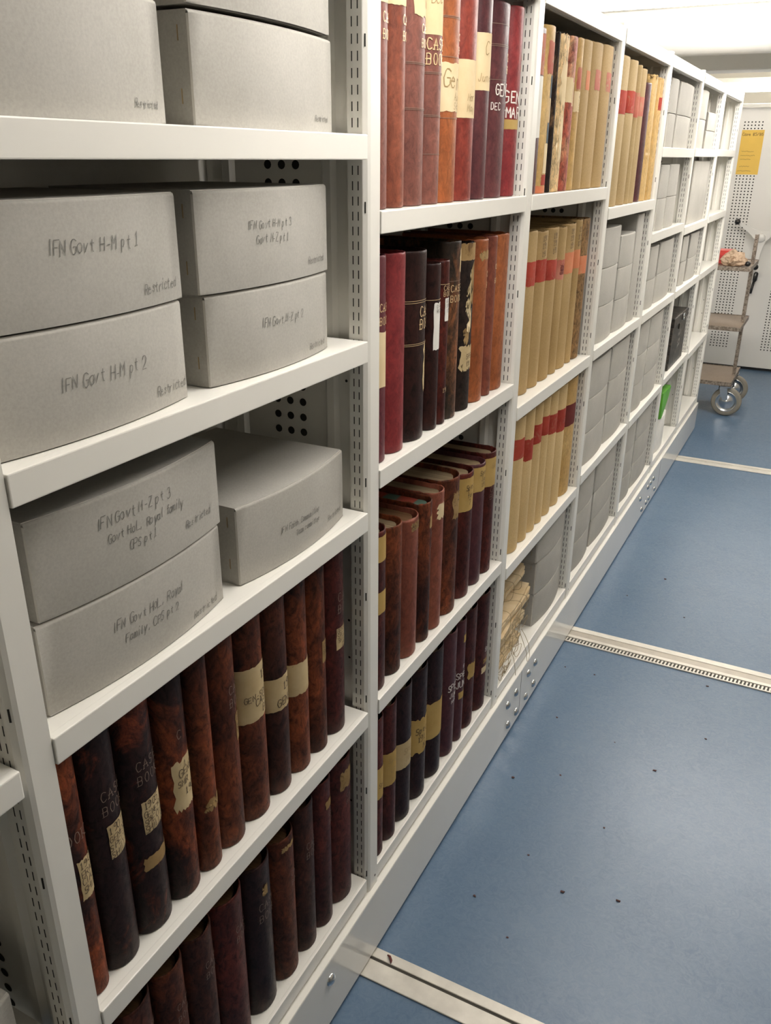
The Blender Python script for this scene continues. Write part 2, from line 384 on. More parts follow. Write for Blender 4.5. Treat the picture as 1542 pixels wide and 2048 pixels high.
def ribbon(bm, strokes, fmap, width, step=0.004, mi=0):
    for pl in strokes:
        pts = [Vector((a, b)) for a, b in pl]
        q = [pts[0]]
        for a, b in zip(pts, pts[1:]):
            n = max(1, int((b - a).length / step))
            for i in range(1, n + 1): q.append(a.lerp(b, i / n))
        pv = None
        for i, p in enumerate(q):
            t = q[min(i + 1, len(q) - 1)] - q[max(i - 1, 0)]
            if t.length < 1e-9: t = Vector((1, 0))
            t.normalize(); nn = Vector((-t.y, t.x)) * width * 0.5
            if i == 0: p = p - t * width * .4
            if i == len(q) - 1: p = p + t * width * .4
            a, b = bm.verts.new(fmap(p.x + nn.x, p.y + nn.y)), bm.verts.new(fmap(p.x - nn.x, p.y - nn.y))
            if pv:
                f = bm.faces.new((pv[0], pv[1], b, a)); f.material_index = mi
            pv = (a, b)

# ================================================================== THE ROOM
XL, XR, YB, YF, HC = -2.6, 2.1, 12.6, -3.2, 3.28
b = B(); box(b, XL, XR, YF, YB, -0.1, 0.0); struct('floor', b, MAT['floor'])
b = B(); box(b, XL, XR, YF, YB, HC, HC + .1); struct('ceiling', b, MAT['ceiling'])
b = B(); box(b, XL, XR, YB, YB + .1, 0, HC); struct('wall_back', b, MAT['wall'])
b = B(); box(b, XL - .1, XL, YF, YB, 0, HC); struct('wall_left', b, MAT['wall'])
b = B(); box(b, XR, XR + .1, YF, YB, 0, HC); struct('fill_limit_wall_right', b, MAT['wall_dim'])  # unseen wall, placed close and dark to limit fill
b = B(); box(b, XL, XR, YF - .1, YF, 0, HC); struct('wall_front', b, MAT['wall'])
b = B(); box(b, XL, XR, 8.6, 8.95, 2.977, HC - .001, 0, .012, 2); struct('trim_1', b, MAT['ceiling'])
b = B(); P = [(7.3 - .30 * math.cos(PI * i / 24), HC - .0005 - .30 * math.sin(PI * i / 24)) for i in range(25)]
a_ = [b.verts.new((XL, y, z)) for y, z in P]; c_ = [b.verts.new((XR, y, z)) for y, z in P]
for i in range(24): b.faces.new((a_[i], c_[i], c_[i + 1], a_[i + 1])).smooth = True
b.faces.new((a_[0], a_[24], c_[24], c_[0])); b.faces.new(a_); b.faces.new(c_[::-1])
bmesh.ops.recalc_face_normals(b, faces=b.faces[:]); struct('trim_2', b, MAT['ceiling'])

emit = mk_emit(LAMP_POWER)
for x, y, z, ln, k in LAMPS:
    hang = HC - z
    t = thing('ceiling_light', {3.4: 'added fluorescent batten above the third bay to brighten the middle bays', .95: 'white fluorescent batten on the ceiling above the nearest bays', 5.65: 'bright fluorescent batten under the ceiling above the fourth bay',
                                10.0: 'bright fluorescent batten beyond the white end panel'}[y], 'light', (x, y, z), 0, 'fluorescent ceiling battens')
    b = B(); box(b, -ln, ln, -.078, .078, .0205, .07, 0, .006)
    for xr in (-ln * .7, ln * .7): tube(b, [(xr, 0, .069), (xr, 0, hang - .001)], .008, 8)
    obj('housing', b, MAT['ceiling'], t)
    m = emit if k == 1.0 else mk_emit(LAMP_POWER * k)
    b = B()
    sec = [(-.07, .02), (-.07, -.025), (-.045, -.06), (.045, -.06), (.07, -.025), (.07, .02)]
    ra = [b.verts.new((-ln + .02, p, q)) for p, q in sec]; rb = [b.verts.new((ln - .02, p, q)) for p, q in sec]
    for i in range(5): b.faces.new((ra[i], ra[i + 1], rb[i + 1], rb[i]))
    b.faces.new(ra[::-1]); b.faces.new(rb); b.faces.new((ra[5], ra[0], rb[0], rb[5]))
    bmesh.ops.recalc_face_normals(b, faces=b.faces[:])
    obj('diffuser', b, m, t)

# floor rails, let into the floor across the aisle
def rail(name, y0, y1, label, kind):
    t = thing(name, label, 'rail', (0, (y0 + y1) / 2, 0), 0, 'floor rails across the aisle')
    w = (y1 - y0) / 2
    b = B()
    if kind == 'plain':
        box(b, XL + .05, XR - .05, -w, w * .18, .0005, .006, 0, .0015); box(b, XL + .05, XR - .05, w * .36, w, .0005, .006, 0, .0015)
        obj('rail_strip', b, MAT['alu'], t)
        b = B(); box(b, XL + .05, XR - .05, w * .18, w * .36, .0004, .002); obj('groove', b, MAT['rail_dark'], t)
    else:
        box(b, XL + .05, XR - .05, w * .5, w, .0005, .007, 0, .0015)
        box(b, XL + .05, XR - .05, -w * .42, -w * .12, .0005, .007, 0, .0015)
        box(b, XL + .05, XR - .05, -w, -w * .9, .0005, .006)
        obj('rail_strip', b, MAT['alu'], t)
        b = B(); box(b, XL + .05, XR - .05, -w * .12, w * .5, .0004, .004); obj('channel', b, plain('dull_channel_metal', (0.40, 0.36, 0.30, 1), .45, .3), t)
        b = B(); box(b, XL + .05, XR - .05, -w * .9, -w * .42, .0004, .002); gm = obj('rack_slot', b, MAT['rail_dark'], t)
        b = B()
        for i in range(170):
            x = -.6 + i * .0165
            quad(b, [(x, -w * .86, .0035), (x + .007, -w * .86, .0035), (x + .011, -w * .46, .0035), (x + .002, -w * .46, .0035)])
        obj('rack_teeth', b, MAT['alu'], t)
    return t
rail('floor_rail', .874, .979, 'pale metal rail with dark groove across the floor nearest the camera', 'plain')
rail('floor_rail', 2.975, 3.128, 'metal floor rail with toothed rack crossing below the third bay', 'rack')
rail('floor_rail', 6.055, 6.185, 'pale metal floor rail crossing by the far bays', 'plain')

# ================================================================== THE SHELVING RUN
D = 0.42                      # depth of the shelves
LIP = 0.046
BASE = 0.3075
TOP = 2.672
LV = {0: [1.438, .885], 1: [2.257, 1.8505, 1.4495, .887], 2: [2.112, 1.535, .888], 3: [2.112, 1.438, .832], 4: [2.030, 1.447, .867],
      5: [2.270, 1.860, 1.447, .865], 6: [2.275, 1.830, 1.447, .885], 7: [2.280, 1.842, 1.447, .865]}
run = thing('mobile_shelving', 'long white steel shelving run filled with boxes and old ledgers', 'shelving', (0, 0, 0))
KMIN = -1
def upright(k):
    b = B(); y0, y1 = k - .058, k - .001
    z0, z1 = .2476, TOP + .012
    # front flange, chamfer with sparse slots, slotted side, closed behind
    sec = [(0.0, y1), (0.0, y0 + .016), (-.003, y0 + .009), (-.010, y0 + .004), (-.012, y0 + .003), (-.046, y0 + .003), (-.046, y1)]
    A = [b.verts.new((x, y, z0)) for x, y in sec]; Z = [b.verts.new((x, y, z1)) for x, y in sec]
    n = len(sec)
    for i in range(n): b.faces.new((A[i], A[(i + 1) % n], Z[(i + 1) % n], Z[i]))
    b.faces.new(A[::-1]); b.faces.new(Z)
    ys = y0 + .0026
    z = .262
    while z < TOP - .03:
        for xs in (-.0345, -.0215):
            quad(b, [(xs - .0012, ys, z), (xs + .0012, ys, z), (xs + .0012, ys, z + .0172), (xs - .0012, ys, z + .0172)], 1)  # flat dark quads stand for the shade in open slots
        z += .0291
    z = .31
    while z < TOP - .05:
        for dz in (0,):
            quad(b, [(-.0080, y0 + .0047, z), (-.0055, y0 + .0064, z), (-.0055, y0 + .0064, z + .022), (-.0080, y0 + .0047, z + .022)], 1)
        z += .30
    disc(b, (.0006, k - .015, .285), .004, 'x', 8, 1)
    bmesh.ops.recalc_face_normals(b, faces=[f for f in b.faces if f.material_index == 0])
    obj('upright', b, [MAT['steel'], MAT['slot']], run)
def divider(k):
    b = B(); yf = k - .034
    box(b, -D, -.046, yf, yf + .014, .25, TOP - .02)
    # pressed ribs near front and back
    for xc in (-.103, -D + .06):
        rib = [(xc - .018, yf), (xc - .009, yf - .010), (xc + .009, yf - .010), (xc + .018, yf)]
        a = [b.verts.new((x, y, .31)) for x, y in rib]; c = [b.verts.new((x, y, TOP - .05)) for x, y in rib]
        for i in range(3): f = b.faces.new((a[i], a[i + 1], c[i + 1], c[i]))
    rows = [.36 + .0368 * i for i in range(62)]
    for xc in (-.184, -.2195, -.255):
        for z in rows: disc(b, (xc, yf - .0006, z), .0093, 'y', 12, 1, True)  # dark discs paint the shade of the punched holes
    for z in (.55, 1.02, 1.13, 1.75): disc(b, (-.066, yf - .0006, z), .0035, 'y', 8, 1, True)
    obj('divider_panel', b, [MAT['steel'], MAT['slot']], run)
def shelf(k, z, name='shelf', lip=LIP, xfr=.0035):
    b = B(); y0, y1 = k - 1 + .001, k - .060
    box(b, -D + .005, -.006, y0, y1, z - .007, z - .0004)
    box(b, -.012, xfr, y0, y1, z - lip, z, 0, .0022, 2)
    box(b, -D + .005, -D + .015, y0, y1, z - lip, z - .008)
    box(b, -D + .005, -.013, y1 - .005, y1, z - lip, z - .008)
    box(b, -.026, -.012, y0, y1, z - lip, z - lip + .003)
    if name == 'canopy_shelf': box(b, -D - .0015, -.006, y0 - .001, y1 + .058, z - .0003, z + .004)
    obj(name, b, MAT['steel'], run)
for k in range(KMIN, 8): upright(k)
for k in range(0, 8): divider(k)
for k in range(0, 8):
    for z in LV[k]: shelf(k, z)
    shelf(k, BASE, 'base_shelf', .0475, -.002)
    shelf(k, TOP, 'canopy_shelf', .052)
b = B(); box(b, -D - .012, -D - .002, KMIN, 7, .25, TOP); obj('back_panel', b, MAT['steel'], run)
b = B()
box(b, -D - .012, .0145, KMIN - .05, 7.0, .014, .246, 0, .004, 3)
for y in (-.62, 2.265, 5.3): box(b, .0143, .0149, y - .0012, y + .0012, .03, .242, 1)
box(b, -.03, .0138, KMIN - .05, 7.0, .2462, .2474, 2)  # lighter strip paints the stronger light on the upward ledge
plinth = obj('plinth', b, [MAT['plinth'], MAT['slot'], MAT['steel']], run)
def bolt(y, z, r=.017):
    b = B(); x = .0145
    lathe(b, [(r * 1.05, 0), (r * 1.05, .001), (r, .003), (r * .78, .0075), (r * .45, .0105), (.0003, .0115)], (x, y, z), 'x', 18)
    obj('bolt', b, MAT['chrome'], plinth)
BOLTS = [(-.02, .14), (.705, .178), (2.10, .175), (2.20, .175), (2.36, .175), (2.45, .178), (2.12, .066), (2.22, .066), (2.345, .066), (2.45, .07),
         (5.05, .18), (4.86, .18), (4.95, .18), (4.62, .18), (4.72, .07), (4.86, .07), (4.95, .07), (5.15, .07)]
for y, z in BOLTS: bolt(y, z)

# ================================================================== BOOKS
ORD = ['first', 'second', 'third', 'fourth', 'fifth', 'sixth', 'seventh', 'eighth', 'ninth', 'tenth', 'eleventh']

class Spine:
    """half-ellipse spine in plan; s is arc length from the middle (+ towards far side)"""
    def __init__(self, w, bulge):
        self.a = w / 2 - .0012; self.b = bulge
        n = 80; self.t = [-PI / 2 + PI * i / n for i in range(n + 1)]
        L = [0.0]; p = None
        for th in self.t:
            q = (self.b * math.cos(th), self.a * math.sin(th))
            if p: L.append(L[-1] + math.hypot(q[0] - p[0], q[1] - p[1]))
            p = q
        self.half = L[-1] / 2; self.L = [l - self.half for l in L]
    def theta(self, s):
        L = self.L
        if s <= L[0]: return self.t[0]
        if s >= L[-1]: return self.t[-1]
        lo, hi = 0, len(L) - 1
        while hi - lo > 1:
            m = (lo + hi) // 2
            if L[m] <= s: lo = m
            else: hi = m
        f = (s - L[lo]) / (L[hi] - L[lo]); return self.t[lo] + f * (self.t[hi] - self.t[lo])
    def pos(self, s, z, off=0.0):
        th = self.theta(s); c, sn = math.cos(th), math.sin(th)
        nx, ny = c / max(self.b, 1e-6), sn / self.a; l = math.hypot(nx, ny)
        return Vector((-self.b + self.b * c + off * nx / l, self.a * sn + off * ny / l, z))

def cover_mesh(w, h, d, bulge, wear, rnd):
    bm = B(); sp = Spine(w, bulge); t = min(.0046, w * .11)
    ns = 14
    def prof(inset):
        o = []
        hw = w / 2 - .001 - inset
        o.append((-d, -hw)); o.append((-bulge - .045, -hw)); o.append((-bulge - .022, -hw + .0035)); o.append((-bulge - .008, -hw + .001))
        for i in range(ns + 1):
            th = -PI / 2 + PI * i / ns
            o.append((-bulge + (bulge - inset) * math.cos(th), (sp.a - inset) * math.sin(th)))
        o.append((-bulge - .008, hw - .001)); o.append((-bulge - .022, hw - .0035)); o.append((-bulge - .045, hw)); o.append((-d, hw))
        return o
    levels = [(0, .0026), (.0012, .0009), (.005, 0), (.03, 0), (h * .25, 0), (h * .5, 0), (h * .75, 0), (h - .028, 0), (h - .009, 0), (h - .003, .0002), (h - .0006, .0012), (h, .003)]
    outer = []
    for z, ins in levels:
        row = []
        for x, y in prof(ins):
            dz = 0; dx = 0
            if z > h - .004 and wear: dz = -abs(rnd.gauss(0, wear))
            if wear and 0 < z < h - .004:
                dx = (noise.noise(Vector((y * 40, z * 14, w * 900 + h * 70)))) * wear * .35
            row.append(bm.verts.new((x + (dx if x > -bulge * .9 else 0), y, z + dz)))
        outer.append(row)
    inner = [[bm.verts.new((x, y, z)) for x, y in prof(t)] for z in (.0005, h - .004)]
    n = len(outer[0])
    for a, b_ in zip(outer, outer[1:]):
        for i in range(n - 1): bm.faces.new((a[i], a[i + 1], b_[i + 1], b_[i]))
    for i in range(n - 1): bm.faces.new((inner[0][i + 1], inner[0][i], inner[1][i], inner[1][i + 1]))
    for i in range(n - 1):
        bm.faces.new((outer[-1][i], outer[-1][i + 1], inner[1][i + 1], inner[1][i]))
        bm.faces.new((outer[0][i + 1], outer[0][i], inner[0][i], inner[0][i + 1]))
    bmesh.ops.recalc_face_normals(bm, faces=bm.faces[:])
    return bm, sp

def page_mesh(w, h, d, bulge, recess):
    bm = B(); t = min(.0046, w * .11) + .0012; hw = w / 2 - .001 - t
    p = [(-d + .010, -hw), (-bulge - .02, -hw)]
    for i in range(9):
        th = -PI / 2 + PI * i / 8
        p.append((-bulge - .006 + (bulge - .003) * .75 * math.cos(th), hw * .97 * math.sin(th)))
    p += [(-bulge - .02, hw), (-d + .010, hw)]
    a = [bm.verts.new((x, y, .008)) for x, y in p]; c = [bm.verts.new((x, y, h - recess)) for x, y in p]
    n = len(p)
    for i in range(n): bm.faces.new((a[i], a[(i + 1) % n], c[(i + 1) % n], c[i]))
    bm.faces.new(a[::-1]); bm.faces.new(c)
    bmesh.ops.recalc_face_normals(bm, faces=bm.faces[:])
    return bm

def label_mesh(sp, s0, s1, z0, z1, rag, rnd, off=.0007):
    bm = B(); n, m = 18, 6; s0 *= sp.half; s1 *= sp.half
    lo = [z0 + (rnd.random() ** 2) * rag for _ in range(n + 1)]; hi = [z1 - (rnd.random() ** 2) * rag for _ in range(n + 1)]
    e0 = [rnd.random() * rag for _ in range(m + 1)]
    V = []
    for j in range(m + 1):
        row = []
        for i in range(n + 1):
            f = i / n; s = s0 + e0[j] + (s1 - s0 - e0[j]) * f
            row.append(bm.verts.new(sp.pos(s, lo[i] + (hi[i] - lo[i]) * j / m, off)))
        V.append(row)
    for j in range(m):
        for i in range(n):
            f = bm.faces.new((V[j][i], V[j][i + 1], V[j + 1][i + 1], V[j + 1][i])); f.smooth = True
    return bm

def text_mesh(sp, lines, rnd):
    """lines: (text, z of baseline, size, style)"""
    bm = B()
    for txt, z, size, style, s0 in lines:
        hand = style in ('ink', 'brownink', 'white')
        st, wd = text_strokes(txt, size, .09 if hand else 0.0, .12 if style == 'brownink' else 0, not hand and style != 'plain', .18 if hand else .25, rnd, .5)
        x0 = s0 * sp.half - (wd / 2 if s0 == 0 else 0)
        tk = {'ink': .095, 'brownink': .075, 'white': .13, 'dull': .07, 'gold': .11}.get(style, .1) * size
        st = [[(a, b_ + (.06 * a if style == 'ink' else 0)) for a, b_ in pl if abs(x0 + a) < sp.half * .97] for pl in st]
        st = [pl for pl in st if len(pl) > 1]
        ribbon(bm, st, lambda u, v: sp.pos(x0 + u, z + v, .0015), tk, .006)
    return bm

def rule_mesh(sp, zs, th=.0011):
    bm = B(); n = 18
    for z in zs:
        P = [[bm.verts.new(sp.pos(-sp.half * .96 + 1.92 * sp.half * i / n, z + k * th, .0012)) for i in range(n + 1)] for k in (0, 1)]
        for i in range(n): bm.faces.new((P[0][i], P[0][i + 1], P[1][i + 1], P[1][i])).smooth = True
    return bm

def book(label, group, y0, y1, z, h, mat, xf=-.02, depth=.29, bulge=None, labels=(), texts=(), rules=None, wear=.0012, pages='pages', recess=.012, name='case_book', rule_mat='gold'):
    w = y1 - y0
    rnd = random.Random(int(y0 * 10007) + int(z * 991))
    if bulge is None: bulge = w * .40
    t = thing(name, label, 'book', (xf, (y0 + y1) / 2, z + .0006), 0, group)
    if len(label.split()) > 16 or len(label.split()) < 4: print('LABEL LEN', len(label.split()), label)
    bm, sp = cover_mesh(w, h, depth, bulge, wear, rnd)
    c = obj('cover', bm, LE[mat], t, smooth=True)
    obj('page_block', page_mesh(w, h, depth, bulge, recess), MAT[pages], t)
    for L in labels:
        lm, z0, z1 = L[:3]; s0, s1 = (L[3], L[4]) if len(L) > 4 else (-.97, .97)
        rag = L[5] if len(L) > 5 else .002
        obj('spine_label', label_mesh(sp, s0, s1, z0, z1, rag, rnd), MAT[lm], t)
    by = {}
    for T in texts:
        txt, zz, size, style = T[:4]; s0 = T[4] if len(T) > 4 else 0
        by.setdefault(style, []).append((txt, zz, size, style, s0))
    for st, lines in by.items():
        m = {'gold': 'gold', 'dull': 'dull', 'plain': 'gold', 'ink': 'ink', 'brownink': 'brownink', 'white': 'white'}[st]
        bm = text_mesh(sp, lines, rnd)
        if len(bm.verts): obj('lettering', bm, MAT[m], t)
        else: bm.free()
    if rules: obj('ruled_lines', rule_mesh(sp, rules), MAT[rule_mat], t)
    return t

def CB(zc, zb, sz, style='dull', s=0):     # the two title words at their baselines
    return [('CASE', zc, sz, style, s), ('BOOK', zb, sz, style, s)]
def shelf_books(edges, rows, z, where, group, **kw):
    for i, r in enumerate(rows):
        r = dict(r); look = r.pop('look'); nm = r.pop('n', i)
        a = dict(kw); a.update(r)
        book(f'{look}, {ORD[nm]} from left, {where}', group, edges[i], edges[i + 1], z, a.pop('h'), a.pop('mat'), **a)

# nearest bay, fourth shelf: large case books in flaking leather
E1 = [-.0005, .061, .143, .234, .317, .381, .468, .563, .646, .727, .804, .894]
GN = ('1907', 'GENERAL', 'SPECIAL', 'SHILLBY')
def paste(z1, first, rest, sz=.0125, s=-.30):
    o = [(first, z1 - .018, sz * 1.15, 'ink', s + .05)]
    for i, tx in enumerate(rest): o.append((tx, z1 - .036 - i * .0165, sz, 'ink', s))
    return o
rows = [
 dict(look='dark leather book with yellowed label behind white upright', mat='rot', h=0.498, labels=[('label', .215, .298, -.2, .8, .003)], texts=[('OOK', .335, .02, 'dull')] + paste(.298, '1907', ('ERAL', 'CIAL', 'SHILL'), .0125, -.1)),
 dict(look='near-black case book labelled 1907', mat='darkrot', h=0.502, labels=[('label', .243, .314, -.22, .97, .002)], texts=CB(.366, .337, .0185, 'dull', -.25) + paste(.314, '1907', ('GENERAL', 'SPECIAL', 'SHILLNG'), .0125, -.18)),
 dict(look='dark case book labelled 1905 above brown strip', mat='darkrot', h=0.500, labels=[('label', .228, .299, -.30, .97, .002), ('label_dark', .147, .178, -.45, .97, .004)], texts=CB(.366, .337, .0185, 'dull', -.30) + paste(.299, '1905', ('GENERAL', 'SPECIAL', 'SHILLNG'), .0125, -.26)),
 dict(look='brown case book with torn yellow label', mat='rot', h=0.498, labels=[('label', .205, .322, -.5, .97, .010)], texts=[('1', .303, .012, 'ink', .1), ('GENE', .283, .016, 'ink', -.18), ('SMR', .262, .014, 'ink', -.25), ('1907', .238, .016, 'ink', .05), ('C', .366, .018, 'dull', -.1)]),
 dict(look='thin rust-brown case book with scuffed tail', mat='rust', h=0.496, labels=[('label_dark', .143, .177, -.5, .6, .014)]),
 dict(look='mottled red-brown case book with small label', mat='rust', h=0.503, labels=[('label_dark', .247, .313, .18, .97, .004)], texts=CB(.366, .337, .0185, 'dull', -.05) + [('GEN', .296, .012, 'ink', .25), ('SHILL', .272, .012, 'ink', .25), ('19', .255, .012, 'ink', .45)]),
 dict(look='wide red-brown case book with broad paper band', mat='rust', h=0.502, labels=[('label', .252, .383, -.97, .97, .003)], texts=[('191', .345, .022, 'ink', .15), ('GEN-SPE', .302, .014, 'ink', -.55), ('CASE', .287, .017, 'ink', -.15), ('BOO', .264, .018, 'ink', .15)]),
 dict(look='dark-tailed case book with stained band reading 191', mat='brown', h=0.498, labels=[('label', .221, .306, -.97, .97, .003)], texts=[('191', .268, .022, 'ink', -.05), ('GENE', .232, .018, 'ink', -.35)]),
 dict(look='orange-brown case book with peeling paper band', mat='rust', h=0.501, labels=[('label', .212, .297, -.97, .97, .005)], texts=[('191', .25, .016, 'brownink', .3)]),
 dict(look='red-brown case book with small faded label', mat='rust', h=0.502, labels=[('label_dark', .242, .301, -.05, .97, .002)], texts=[('CASE', .282, .011, 'ink', .05), ('SPEC', .265, .011, 'ink', .05), ('191', .248, .011, 'ink', .2)]),
 dict(look='dark maroon case book labelled 1916', mat='maroon', h=0.506, labels=[('label', .238, .297, -.28, .97, .002)], texts=CB(.368, .337, .0215, 'dull', -.15) + [('GENERAL', .283, .0115, 'ink', -.22), ('SPECIAL', .269, .0115, 'ink', -.22), ('SHILL', .256, .0115, 'ink', -.18), ('1916', .242, .013, 'ink', .05)]),
]
shelf_books(E1, rows, .887, 'nearest bay, fourth shelf', "case books on the nearest bay's fourth shelf", xf=-.022, wear=.002)

# nearest bay, bottom shelf
E2 = [.003, .054, .152, .242, .334, .443, .547, .644, .729, .812, .924]
bt = 'nearest bay, bottom shelf'
rows = [
 dict(look='dark grey-brown case book beside the white upright', mat='brown', h=.46),
 dict(look='dark case book with scuffed purple-black spine', mat='brown', h=.46, texts=CB(.372, .345, .017, 'dull', -.1)),
 dict(look='orange-brown case book with faded title', mat='rust', h=.455, texts=CB(.337, .304, .016, 'dull', -.1)),
 dict(look='dark brown case book with smudged title', mat='brown', h=.455, texts=CB(.355, .326, .017, 'dull', -.1)),
 dict(look='red-brown case book with faint stamped title', mat='maroon', h=.455, texts=CB(.350, .322, .017, 'dull', -.05)),
 dict(look='glossy black case book with torn paper scrap', mat='dark', h=.456, labels=[('label_dark', .356, .39, -.2, .12, .012)], texts=CB(.322, .288, .021, 'dull', -.3)),
 dict(look='rusty brown case book with worn head', mat='rust', h=.446, labels=[('label_dark', .408, .425, -.4, .4, .008)], texts=CB(.318, .29, .015, 'dull', .05)),
 dict(look='dull brown case book with stamped title', mat='brown', h=.47, texts=CB(.334, .305, .0195, 'dull', -.25)),
 dict(look='maroon-brown case book with browned label', mat='maroon', h=.48, labels=[('label_dark', .385, .415, -.2, .97, .006)], texts=CB(.36, .333, .015, 'dull', .05)),
 dict(look='dark maroon case book with torn gilt label', mat='maroon', h=.478, labels=[('label_dark', .38, .442, -.35, .97, .007)], texts=CB(.35, .328, .013, 'dull', -.05)),
]
shelf_books(E2, rows, BASE, bt, "case books on the nearest bay's bottom shelf", xf=-.022, wear=.003, recess=.028, pages='pages_brown_shade')  # darker pages put the shade under the shelf into the colour

# second bay, top shelf
E3 = [.994 + .009, 1.097, 1.173, 1.283, 1.363, 1.474, 1.584, 1.677, 1.826, 1.914]
ts = 'second bay, top shelf'
rows = [
 dict(look='pinkish brown case book with cream head label', mat='mauve', h=.485, labels=[('label_cream', .385, .46)], texts=CB(.352, .322, .017, 'gold', -.1)),
 dict(look='scuffed red-brown case book with cream head label', mat='redbrown', h=.485, labels=[('label_cream', .389, .46)], texts=CB(.357, .327, .017, 'gold', -.05)),
 dict(look='dark maroon case book with torn cream label', mat='mauve', h=.487, labels=[('label_cream', .379, .46, -.45, .97, .006)], texts=CB(.352, .324, .016, 'gold', -.05) + [('Nov', .40, .016, 'brownink', .1)], rules=[.29, .293, .20, .203], rule_mat='dull'),
 dict(look='mauve-brown case book with large gilt title', mat='mauve', h=.485, labels=[('label_cream', .356, .46)], texts=CB(.327, .297, .022, 'gold', -.72) + [('Dec', .418, .02, 'brownink', -.6)], rules=[.278, .281, .19, .193, .11], rule_mat='dull'),
 dict(look='orange-brown case book with handwritten cream label', mat='orange', h=.485, labels=[('label_cream', .203, .310, -.97, .97, .004)], texts=CB(.357, .330, .014, 'gold', .15) + [('Gen', .255, .035, 'brownink', -.6), ('Aug', .23, .016, 'brownink', -.1), ('Sept', .211, .015, 'brownink', -.1)], rules=[.40, .403, .32, .19], rule_mat='dull'),
 dict(look='red case book with broad blank-looking cream label', mat='red', h=.482, labels=[('label_cream', .195, .325, -.97, .97, .001)], texts=[('Mar', .235, .016, 'brownink', -.3), ('May', .21, .016, 'brownink', -.3)]),
 dict(look='dark plum case book with cream label high up', mat='plum', h=.482, labels=[('label_cream', .263, .394, -.97, .97, .001)], texts=[('C', .345, .03, 'brownink', -.3), ('June', .285, .02, 'brownink', -.6)]),
 dict(look='wide plum-purple case book lettered GENE in white', mat='plum', h=.478, texts=[('GENERAL', .258, .027, 'white', -.38), ('DEC & SEP', .224, .018, 'white', -.5)] + CB(.343, .314, .017, 'gold', .1), rules=[.425, .374, .378, .295], rule_mat='dull'),
 dict(look='crimson case book lettered GENE MAR in white', mat='crimson', h=.484, labels=[('label_ochre', .178, .204, -.97, .97, .001)], texts=[('GENERAL', .246, .030, 'white', -.85), ('MARCH', .208, .028, 'white', -.75)] + CB(.355, .328, .014, 'gold', .1)),
]
shelf_books(E3, rows, 2.112, ts, "case books on the second bay's top shelf", xf=-.018, wear=.0007)

# second bay, second shelf
E4 = [1.006, 1.102, 1.203, 1.331, 1.397, 1.446, 1.534, 1.642, 1.741, 1.798, 1.925]
rows = [
 dict(look='wine-red case book with cream label and torn paper', mat='plumwine', h=.482, labels=[('label_cream', .182, .315, -.97, .97, .005)], texts=CB(.36, .33, .017, 'gold', -.2)),
 dict(look='tall bright crimson case book', mat='crimson', h=.48, texts=CB(.35, .32, .015, 'dull', .4)),
 dict(look='thick black-purple case book with gilt double lines', mat='dark', h=.475, labels=[('label', .121, .251, .05, .97, .016)], texts=CB(.318, .287, .024, 'gold', -.15) + [('GENE', .215, .014, 'ink', .2), ('191', .185, .014, 'ink', .4), ('191', .145, .014, 'ink', .45)], rules=[.352, .357, .248, .252]),
 dict(look='short thin black book with long white label', mat='dark', h=.436, labels=[('label_white', .216, .339, -.45, .95, .003)], texts=[('CASUAL', .325, .009, 'ink', -.2), ('RECORD', .312, .009, 'ink', -.2)] + [('191', .295 - .015 * i, .009, 'ink', .15) for i in range(5)], rules=[.345], name='ledger'),
 dict(look='short thin plum book with small white label', mat='maroon', h=.438, labels=[('label_white', .282, .342, -.35, .95, .001)], texts=[('CASE', .362, .012, 'plain', -.5), ('BOOK', .347, .012, 'plain', -.5), ('1911', .09, .012, 'plain', -.3), ('GENER', .33, .008, 'ink', -.2), ('SPEC', .318, .008, 'ink', -.2), ('191', .305, .008, 'ink', -.1)], rules=[.377], name='ledger'),
 dict(look='black and brown case book with paper head label', mat='bluebrown', h=.48, labels=[('label', .397, .461, .02, .9, .006)], texts=[('CASE', .351, .017, 'plain', -.5), ('BOOK', .324, .017, 'plain', -.5)], rules=[.378], rule_mat='dull'),
 dict(look='broken-backed case book with exposed cream lining', mat='ruindark', h=.470, labels=[('label', .115, .19, -.6, .3, .012), ('label_dark', .422, .468, -.8, .5, .004), ('label_cream', .225, .295, -.38, .02, .022), ('label', .275, .40, -.42, -.05, .03), ('label_dark', .30, .42, -.12, .15, .02), ('label_dark', .19, .24, -.5, -.1, .02)], texts=[('SPEC', .15, .014, 'ink', -.2), ('191', .13, .013, 'ink', -.2)], wear=.005),
 dict(look='worn orange-brown case book with scuffed foot', mat='orange', h=.472, labels=[('label_dark', .41, .44, -.5, .6, .01)], texts=CB(.365, .335, .015, 'gold', .1), wear=.003),
 dict(look='slim mauve-brown case book with round white stain', mat='redbrown', h=.474, texts=CB(.38, .34, .013, 'gold', -.1)),
 dict(look='wide rusty orange case book', mat='orange', h=.474, texts=CB(.375, .345, .015, 'dull', .2), wear=.003),
]
shelf_books(E4, rows, 1.535, 'second bay, second shelf', "case books on the second bay's second shelf", xf=-.02, wear=.0012)

